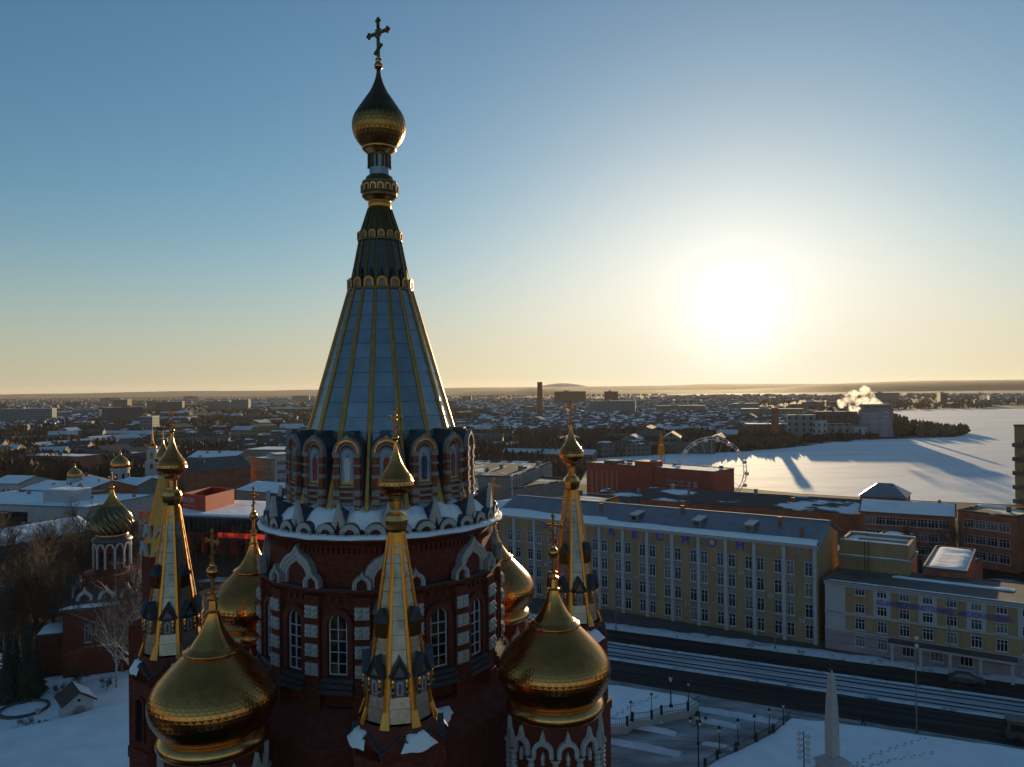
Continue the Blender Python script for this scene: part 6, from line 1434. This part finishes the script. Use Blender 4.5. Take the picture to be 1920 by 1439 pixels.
# ------------------------------------------------------------------ square, street furniture, people, vehicles
def obelisk():
    p = G(1561, 1450, 1.3); t = thing('obelisk', 'pale granite obelisk with a dark wreath emblem on top, on the snow terrace', 'monument', T(p.x, p.y, 1.2) @ RZ(R(25)))
    sq = lambda r: [(-r, -r), (r, -r), (r, r), (-r, r)]
    m = MB(); m.prism(sq(1.55), 0, .35); m.prism(sq(1.2), .35, 1.25); m.build('pedestal', M_['granite'], t)
    m = MB(); m.prism(sq(1.35), 1.25, 1.5); m.prism(sq(1.3), 1.5, 1.95, sq(.72)); m.build('pedestal_cap', M_['granite'], t)
    m = MB(); m.loft([[(x, y, z) for x, y in sq(r)] for r, z in ((.52, 1.95), (.52, 5.4), (.40, 8.3), (.27, 10.6))]); m.build('shaft', M_['granite'], t)
    m = MB(T(0, 0, 10.6)); m.lathe([(.32, 0), (.34, .1), (.22, .2), (.16, .5)], 12, 0, True, True); m.build('shaft_cap', M_['white'], t)
    m = MB(T(0, 0, 11.1))
    m.tube([(.46 * math.sin(a), 0, .62 - .46 * math.cos(a)) for a in [6.283 * i / 20 for i in range(20)]] + [(0, 0, .16)], .13, 6)
    star = [((.32 if i % 2 == 0 else .13) * math.sin(math.pi * i / 5), .62 + (.32 if i % 2 == 0 else .13) * math.cos(math.pi * i / 5)) for i in range(10)]
    m.plate(star, -.08, .08)
    for s in (-1, 1): m.tube([(s * .25, 0, .1), (s * .1, 0, -.25), (0, 0, -.5)], [.1, .1, .06], 6)
    m.build('emblem', M_['iron'], t)
obelisk()
def lamp_meshes():
    p = MB(); p.lathe([(.16, 0), (.16, .12), (.09, .2), (.05, .35), (.04, 1.7), (.07, 1.75), (.05, 1.82)], 8, 0, True, True)
    g = MB(); g.lathe([(.07, 1.82), (.17, 2.18), (.03, 2.2)], 6, 0, True, True)
    c = MB(); c.lathe([(.2, 2.18), (.14, 2.28), (.03, 2.42), (.02, 2.5)], 6, 0, True, True)
    return p.mesh('post', M_['iron']), g.mesh('lantern', M_['lamp_glass']), c.mesh('cap', M_['iron'])
LM = lamp_meshes()
for px, py, z, sc, lb in ((1183, 1352, 1.3, 1.05, 'first small lantern on the left terrace fence'), (1222, 1338, 1.3, 1.1, 'second small lantern on the left terrace fence'), (1258, 1327, 1.3, 1.85, 'taller lantern on the left terrace fence'), (1291, 1315, 1.3, 1.1, 'last lantern at the corner of the left terrace'),
                          (1349, 1413, 1.2, 1.3, 'nearest small lantern on the right terrace edge'), (1384, 1398, 1.2, 1.3, 'second lantern along the right terrace edge'), (1415, 1386, 1.2, 1.2, 'third lantern along the right terrace edge'), (1443, 1375, 1.2, 1.25, 'fourth lantern along the right terrace edge'), (1469, 1360, 1.2, 1.15, 'last lantern where the right terrace meets the road')):
    p = G(px, py, z); t = thing('lantern_post', lb, 'street lamp', T(p.x, p.y, z) @ Matrix.Scale(sc, 4), 'lanterns round the square'); put('post', LM[0], t); put('lantern', LM[1], t); put('cap', LM[2], t)
p = G(1310, 1462); t = thing('branched_lamp', 'five-armed lantern post in the middle of the icy square', 'street lamp', T(p.x, p.y, 0.1))
m = MB(); m.lathe([(.3, 0), (.3, .5), (.14, .9), (.08, 1.4), (.07, 6.2), (.12, 6.3)], 10, 0, True, True); m.build('post', M_['iron'], t)
for k in range(5):
    a = 6.283 * k / 4
    if k < 4:
        m = MB(RZ(a)); m.tube([(0, 0, 5.9), (.5, 0, 5.7), (.85, 0, 5.9), (.85, 0, 6.1)], .035, 5); m.build('arm', M_['iron'], t); x, y, z = .85 * math.cos(a), .85 * math.sin(a), 6.1
    else: x, y, z = 0, 0, 6.4
    m = MB(T(x, y, z)); m.lathe([(.08, 0), (.2, .42), (.03, .44)], 6, 0, True, True); m.build('lantern', M_['lamp_glass'], t)
    m = MB(T(x, y, z)); m.lathe([(.24, .42), (.12, .6), (.02, .75)], 6, 0, True, True); m.build('cap', M_['iron'], t)
p = G(1309, 1397); t = thing('dark_lamp_post', 'dark hooded lamp post behind the five-armed lantern', 'street lamp', T(p.x, p.y, .1)); m = MB(); m.lathe([(.2, 0), (.08, .4), (.06, 3.0)], 8, 0, True, True); m.build('post', M_['iron'], t); m = MB(); m.lathe([(.12, 2.4), (.28, 2.7), (.3, 3.2), (.2, 3.6), (.3, 3.75), (.05, 4.0)], 10, 0, True, True); m.build('hood', M_['iron'], t)
# floodlight mast
p = G(1508, 1475, 1.3); t = thing('floodlight_mast', 'mast with two columns of round floodlights on the snow terrace', 'floodlight', T(p.x, p.y, 1.2) @ RZ(R(-20)))
m = MB(); m.lathe([(.1, 0), (.07, 5.8)], 8, 0, True, True); m.build('mast', M_['steel'], t)
for q in range(5):
    for s in (-1, 1):
        z = 5.6 - q * .62 - (.25 if s > 0 else 0); m = MB(T(s * .42, -.1, z)); m.tube([(-s * .38, .1, 0), (0, .05, 0)], .03, 5); m.M = m.M @ RX(R(80)) @ RZ(0); m.lathe([(.06, -.16), (.2, .08), (.22, .12)], 12, 0, True, True); m.mi = 1; m.lathe([(.19, .121), (.02, .13)], 12, 0, False, True); m.build('floodlight', [M_['iron'], M_['lamp_glass']], t)
# tall street poles
for px, py, h, kind, lb in ((1155, 1183, 9.5, 'arm', 'tall street light pole behind the right turret'), (1453, 1219, 9.5, 'arm', 'tall street light pole before the middle of the yellow factory'), (1781, 1256, 10.5, 'arm', 'tall street light pole before the office wing porch'), (1719, 1376, 11.5, 'ball', 'pole with two white ball lamps between the tram line and the terrace')):
    p = G(px, py); t = thing('street_pole', lb, 'street light', T(p.x, p.y, 0)); m = MB(); m.lathe([(.16, 0), (.16, .5), (.11, .6), (.07, h)], 8, 0, True, True); m.build('pole', M_['steel'], t)
    if kind == 'arm':
        m = MB(); m.tube([(0, 0, h), (-.3, -.5, h + .5), (-.7, -1.4, h + .7)], .045, 5); m.build('arm', M_['steel'], t); m = MB(T(-.8, -1.7, h + .68)); m.box(-.14, .14, -.35, .35, -.06, .08); m.build('lamp_head', M_['plgrey'], t)
    else:
        for z in (h + .2, h - .7): m = MB(); m.smooth = True; m.ball((.12, 0, z), .26, 12); m.build('globe', M_['lamp_glass'], t)
# tram wires
for o, z in ((-1.8, 6.6), (1.8, 6.6), (-8, 7.6)):
    a, b = rp(-70, o), rp(105, o); m = MB(); m.tube([Vector(a).lerp(Vector(b), i / 24) + Vector((0, 0, z - .35 * math.sin(math.pi * (i % 6) / 6))) for i in range(25)], .02, 4); tag(m.build('overhead_wire', M_['iron']), {(-1.8): 'overhead tram wire nearer the yellow factory', 1.8: 'overhead tram wire nearer the square', -8: 'overhead cable along the factory pavement'}[o], 'wire')
# terrace fences
def fence(pts, z, lb):
    t = thing('iron_fence', lb, 'fence', T(0, 0, 0)); 
    for a, b in zip(pts, pts[1:]):
        a, b = Vector((*a, z)), Vector((*b, z)); L = (b - a).length; n = max(2, int(L / .22))
        m = MB()
        for zz in (.1, .85): m.tube([a + Vector((0, 0, zz)), b + Vector((0, 0, zz))], .03, 5)
        m.build('rail', M_['iron'], t)
        m = MB()
        for i in range(n + 1): q = a.lerp(b, i / n); m.tube([q, q + Vector((0, 0, .95))], .018, 4)
        stuff(m.build('bars', M_['iron'], t))
        m = MB(T(*a)); m.box(-.14, .14, -.14, .14, -.1, 1.05); m.build('post', M_['iron'], t)
    d = Vector(pts[0])
fence([LT[i] for i in (9, 8, 7, 6, 5, 4, 3)], 1.28, 'black iron fence stepping along the left terrace')
fence([RT[i] for i in (7, 8, 9, 10, 11, 0)], 1.28, 'black iron fence along the edge of the right terrace')
# ---- gatehouse, park fence, flower bed
p = G(142, 1347); t = thing('gatehouse', 'small white hut with dark brown gabled roof and arched door in the snow', 'hut', T(p.x, p.y, 0.15) @ RZ(R(40)) @ Matrix.Scale(1.12, 4))
m = MB(); m.loft([[(-1.5, y, 0), (-1.5, y, 2.3), (0, y, 3.35), (1.5, y, 2.3), (1.5, y, 0)] for y in (-1.9, 1.9)]); m.build('wall', M_['plwhite'], t)
m = MB(); m.loft([[(-1.85, y, 2.12), (0, y, 3.42), (1.85, y, 2.12), (1.85, y, 2.26), (0, y, 3.58), (-1.85, y, 2.26)] for y in (-2.2, 2.2)]); rf = m.build('roof', M_['brownroof'], t)
m = MB(); m.smooth = True; m.add([(.1, -2.1, 3.56), (.1, 2.1, 3.56), (1.8, 2.1, 2.36), (1.8, -2.1, 2.36), (.9, -2.1, 3.05), (.9, 2.1, 3.05)], [(0, 4, 5, 1), (4, 3, 2, 5)]); m.build('roof_snow', M_['snow'], rf)
m = MB(); m.plate(arch(1.3, 1.9, 12), -1.96, -1.88); m.build('door', M_['plgrey'], t); m = MB(); m.band(arch(1.5, 2.0, 12), arch(1.3, 1.9, 12), -2.0, -1.86); m.build('door_frame', M_['granite'], t)
m = MB(T(0, -1.9, 2.55) @ RX(R(90))); m.lathe([(.17, -.02), (.17, .05)], 12, 0, True, True); m.build('round_vent', M_['iron'], t)
t = thing('park_fence', 'low iron fence with slender posts across the snow before the chapel', 'fence', T(0, 0, 0)); prev = None
for i in range(9):
    q = G(82 + i * 21, 1257 + 6 * math.sin(i * .9) + i * .8); m = MB(T(q.x, q.y, 0)); m.lathe([(.12, 0), (.12, 1.35), (.16, 1.4), (.03, 1.55)], 8, 0, True, True); m.build('post', M_['redbrick'], t)
    if prev:
        m = MB(); 
        for z in (.35, 1.1): m.tube([prev + Vector((0, 0, z)), q + Vector((0, 0, z))], .03, 4)
        m.build('rail', M_['iron'], t)
    prev = q
q = G(45, 1333); m = MB(T(q.x, q.y, 0)); m.smooth = True; m.lathe([(3.1, 0), (3.1, .42), (2.75, .45), (2.7, .25)], 36); t = m.build('flower_bed_ring', M_['felt']); tag(t, 'dark circular kerb of a flower bed in the snow', 'flower bed')
q = G(71, 1342); m = MB(T(q.x, q.y, 0)); m.lathe([(.3, .02), (.36, .15), (.2, .3), (.42, .75), (.36, .78)], 14, 0, True, True); tag(m.build('stone_urn', M_['granite']), 'small dark urn on the snow right of the flower bed', 'urn')
m = MB(); pts = [G(px, py) for px, py in ((84, 1232), (110, 1240), (150, 1249), (185, 1247), (215, 1240), (250, 1230))]
m.loft([[tuple(p + Vector((0, dy, z))) for dy, z in ((-.6, 0), (-.6, 1.0), (.6, 1.2), (.6, 0))] for p in pts]); tag(m.build('low_wall', M_['brick_dark']), 'low curved dark wall round the foot of the chapel', 'wall')
# ---- footprints across the snow
fm = MB(); fm.add([(-.11, -.2, 0), (.11, -.2, 0), (.13, .05, 0), (.1, .22, 0), (-.1, .22, 0), (-.13, .05, 0), (-.07, -.14, .02), (.07, -.14, .02), (.07, .14, .02), (-.07, .14, .02)], [(0, 1, 7, 6), (1, 2, 8, 7), (2, 3, 8), (3, 4, 9, 8), (4, 5, 9), (5, 0, 6, 9), (6, 7, 8, 9)])
mm = MB()
for trail, z in ((((1600, 1438), (1640, 1415), (1700, 1395), (1740, 1382)), 1.40), (((1620, 1439), (1680, 1425), (1760, 1410)), 1.40), (((1150, 1345), (1190, 1320), (1240, 1305)), 1.40), (((20, 1380), (90, 1352), (130, 1345), (190, 1330)), .34), (((90, 1300), (130, 1290), (180, 1275), (230, 1265)), .30)):
    P_ = [G(px, py, z) for px, py in trail]
    for a, b in zip(P_, P_[1:]):
        n = int((b - a).length / .62)
        for i in range(n):
            q = a.lerp(b, i / max(1, n)); d = (b - a); an = math.atan2(d.y, d.x) - math.pi / 2; mm.M = T(q.x + .16 * math.cos(an) * (1 if i % 2 else -1) + rng.uniform(-.1, .1), q.y + .16 * math.sin(an) * (1 if i % 2 else -1), z + .02) @ RZ(an); mm.add([v for v in fm.v], fm.f)
stuff(mm.build('footprints', mat('trodden_print', (.40, .42, .46), .9, 0, .1, 3)), 'lines of footprints across the snow', 'footprints')
# ---- vehicles
def vehicle(name, label, cat, px, py, L, W, H, hood, paint, toward, bus=False):
    p = G(px, py); t = thing(name, label, cat, T(p.x, p.y, 0.03) @ RZ(math.atan2(RU.y, RU.x) + (0 if toward else math.pi)))
    m = MB(); gz = .28
    if bus: side = [(-L / 2, gz), (L / 2, gz), (L / 2, H * .55), (L / 2 - .25, H), (-L / 2, H), (-L / 2 - .02, H * .6)]
    else: side = [(-L / 2, gz), (L / 2, gz), (L / 2, .72), (L / 2 - .1, .84), (hood, .95), (-L / 2 + .35, .98), (-L / 2, .85)]
    w = W / 2
    m.loft([[(x, y, z) for x, z in side] for y in (-w, -w + .06, w - .06, w)]) if False else m.loft([[(x * (.985 if abs(y) > w - .05 else 1), y, z) for x, z in side] for y in (-w, -w + .09, w - .09, w)])
    m.build('body', paint, t)
    if not bus:
        c = MB(); cab = lambda k, z: [(-L / 2 + .5 + k * .55, -w * (.96 - .14 * k), z), (hood - k * .75, -w * (.96 - .14 * k), z), (hood - k * .75, w * (.96 - .14 * k), z), (-L / 2 + .5 + k * .55, w * (.96 - .14 * k), z)]
        c.loft([cab(0, .96), cab(.95, H - .06)]); c.build('windows', M_['glass'], t); c = MB(); c.loft([cab(.93, H - .07), cab(1.1, H)]); c.build('roof', paint, t)
    else:
        for y in (-w - .01, w + .01):
            c = MB(); c.box(-L / 2 + .4, L / 2 - .5, y - .015, y + .015, H * .5, H * .82); c.build('side_window', M_['glass'], t)
        for x in (-L / 2 - .03, L / 2 - .04): c = MB(); c.box(x - .012, x + .03, -w + .2, w - .2, H * .52, H * .86); c.build('end_window', M_['glass'], t)
    wm = MB(RX(R(90))); wm.lathe([(.2, -.1), (.34, -.1), (.34, .1), (.2, .1)], 14, 0, True, True); wme = wm.mesh('wheel', M_['rubber'])
    for x in (-L * .31, L * .32):
        for y in (-w + .1, w - .1): put('wheel', wme, t, T(x, y, .34))
    for y in (-w * .7, w * .7): c = MB(); c.box(L / 2 - .05, L / 2 + .02, y - .16, y + .16, .6, .74); c.build('headlight', M_['lamp_glass'], t); c = MB(); c.box(-L / 2 - .03, -L / 2 + .05, y - .14, y + .14, .62, .78); c.build('tail_light', M_['redclad'], t)
vehicle('parked_car', 'dark grey car standing on the road before the office wing', 'car', 1812, 1282, 4.5, 1.75, 1.48, 1.15, M_['carpaint'], True)
vehicle('dark_van', 'dark van cut off by the right edge on the near road', 'van', 1938, 1392, 5.6, 2.0, 2.5, 1.6, M_['carpaint'], True, True)
# ---- a walker on the pavement
def person(px, py, label):
    p = G(px, py); t = thing('person', label, 'person', T(p.x, p.y, 0.14) @ RZ(R(60)))
    V = [(0, 0, .92), (0, 0, 1.15), (0, .02, 1.38), (0, .02, 1.50), (0, .03, 1.60), (0, .04, 1.70),
         (.20, .02, 1.38), (.25, -.10, 1.12), (.24, -.02, .92), (-.20, .02, 1.38), (-.25, .10, 1.12), (-.24, .22, .95),
         (.10, 0, .88), (.12, .16, .50), (.12, .20, .10), (.12, .34, .05), (-.10, 0, .88), (-.12, -.08, .50), (-.12, -.30, .14), (-.12, -.20, .05)]
    E = [(0, 1), (1, 2), (2, 3), (3, 4), (4, 5), (2, 6), (6, 7), (7, 8), (2, 9), (9, 10), (10, 11), (0, 12), (12, 13), (13, 14), (14, 15), (0, 16), (16, 17), (17, 18), (18, 19)]
    RD = [.17, .18, .19, .07, .10, .09, .09, .075, .05, .09, .075, .05, .12, .085, .06, .05, .12, .085, .06, .05]
    me = bpy.data.meshes.new('body'); me.from_pydata(V, E, []); o = put('body', me, t); me.materials.append(M_['coat'])
    sk = o.modifiers.new('skin', 'SKIN'); me.skin_vertices  # noqa
    bpy.context.view_layer.update()
    if me.skin_vertices:
        for i, r in enumerate(RD): me.skin_vertices[0].data[i].radius = (r, r * .85)
        me.skin_vertices[0].data[0].use_root = True
    su = o.modifiers.new('sub', 'SUBSURF'); su.levels = 2; su.render_levels = 2
    m = MB(); m.smooth = True; m.ball((0, .10, 1.66), .075, 10, 1.25); m.build('face', M_['skin'], t)
    m = MB(); m.smooth = True; m.ball((0, .03, 1.72), .125, 10, .8); m.build('cap', M_['coat'], t)
person(1619, 1364, 'person in a dark coat walking along the near pavement')
# ------------------------------------------------------------------ winter haze
m = MB(); m.box(-15000, 15000, -300, 14500, -1.5, 128)
hz = m.build('haze', None); hz.data.materials.clear()
hm = bpy.data.materials.new('haze_air'); hm.use_nodes = True; nt = hm.node_tree; nt.nodes.clear()
vo = nt.nodes.new('ShaderNodeVolumePrincipled'); vo.inputs['Color'].default_value = (1.0, .93, .86, 1); vo.inputs['Density'].default_value = HAZE; vo.inputs['Anisotropy'].default_value = .3
nt.links.new(vo.outputs[0], nt.nodes.new('ShaderNodeOutputMaterial').inputs['Volume']); hz.data.materials.append(hm); hz['kind'] = 'stuff'

# ------------------------------------------------------------------ look-alikes are told apart by their order from the left
ORD = 'first second third fourth fifth sixth seventh eighth ninth tenth eleventh twelfth thirteenth fourteenth fifteenth sixteenth seventeenth eighteenth nineteenth twentieth'.split()
by = {}
for o in bpy.data.objects:
    if o.parent is None and 'label' in o.keys() and 'category' in o.keys(): by.setdefault(o['label'], []).append(o)
for lb, os_ in by.items():
    if len(os_) < 2: continue
    os_.sort(key=lambda o: o.location.x / max(1.0, o.location.y) if o.location.length > 0 else 0)
    for i, o in enumerate(os_): o['label'] = '%s, %s from the left' % (lb, ORD[i] if i < 20 else '%dth' % (i + 1))
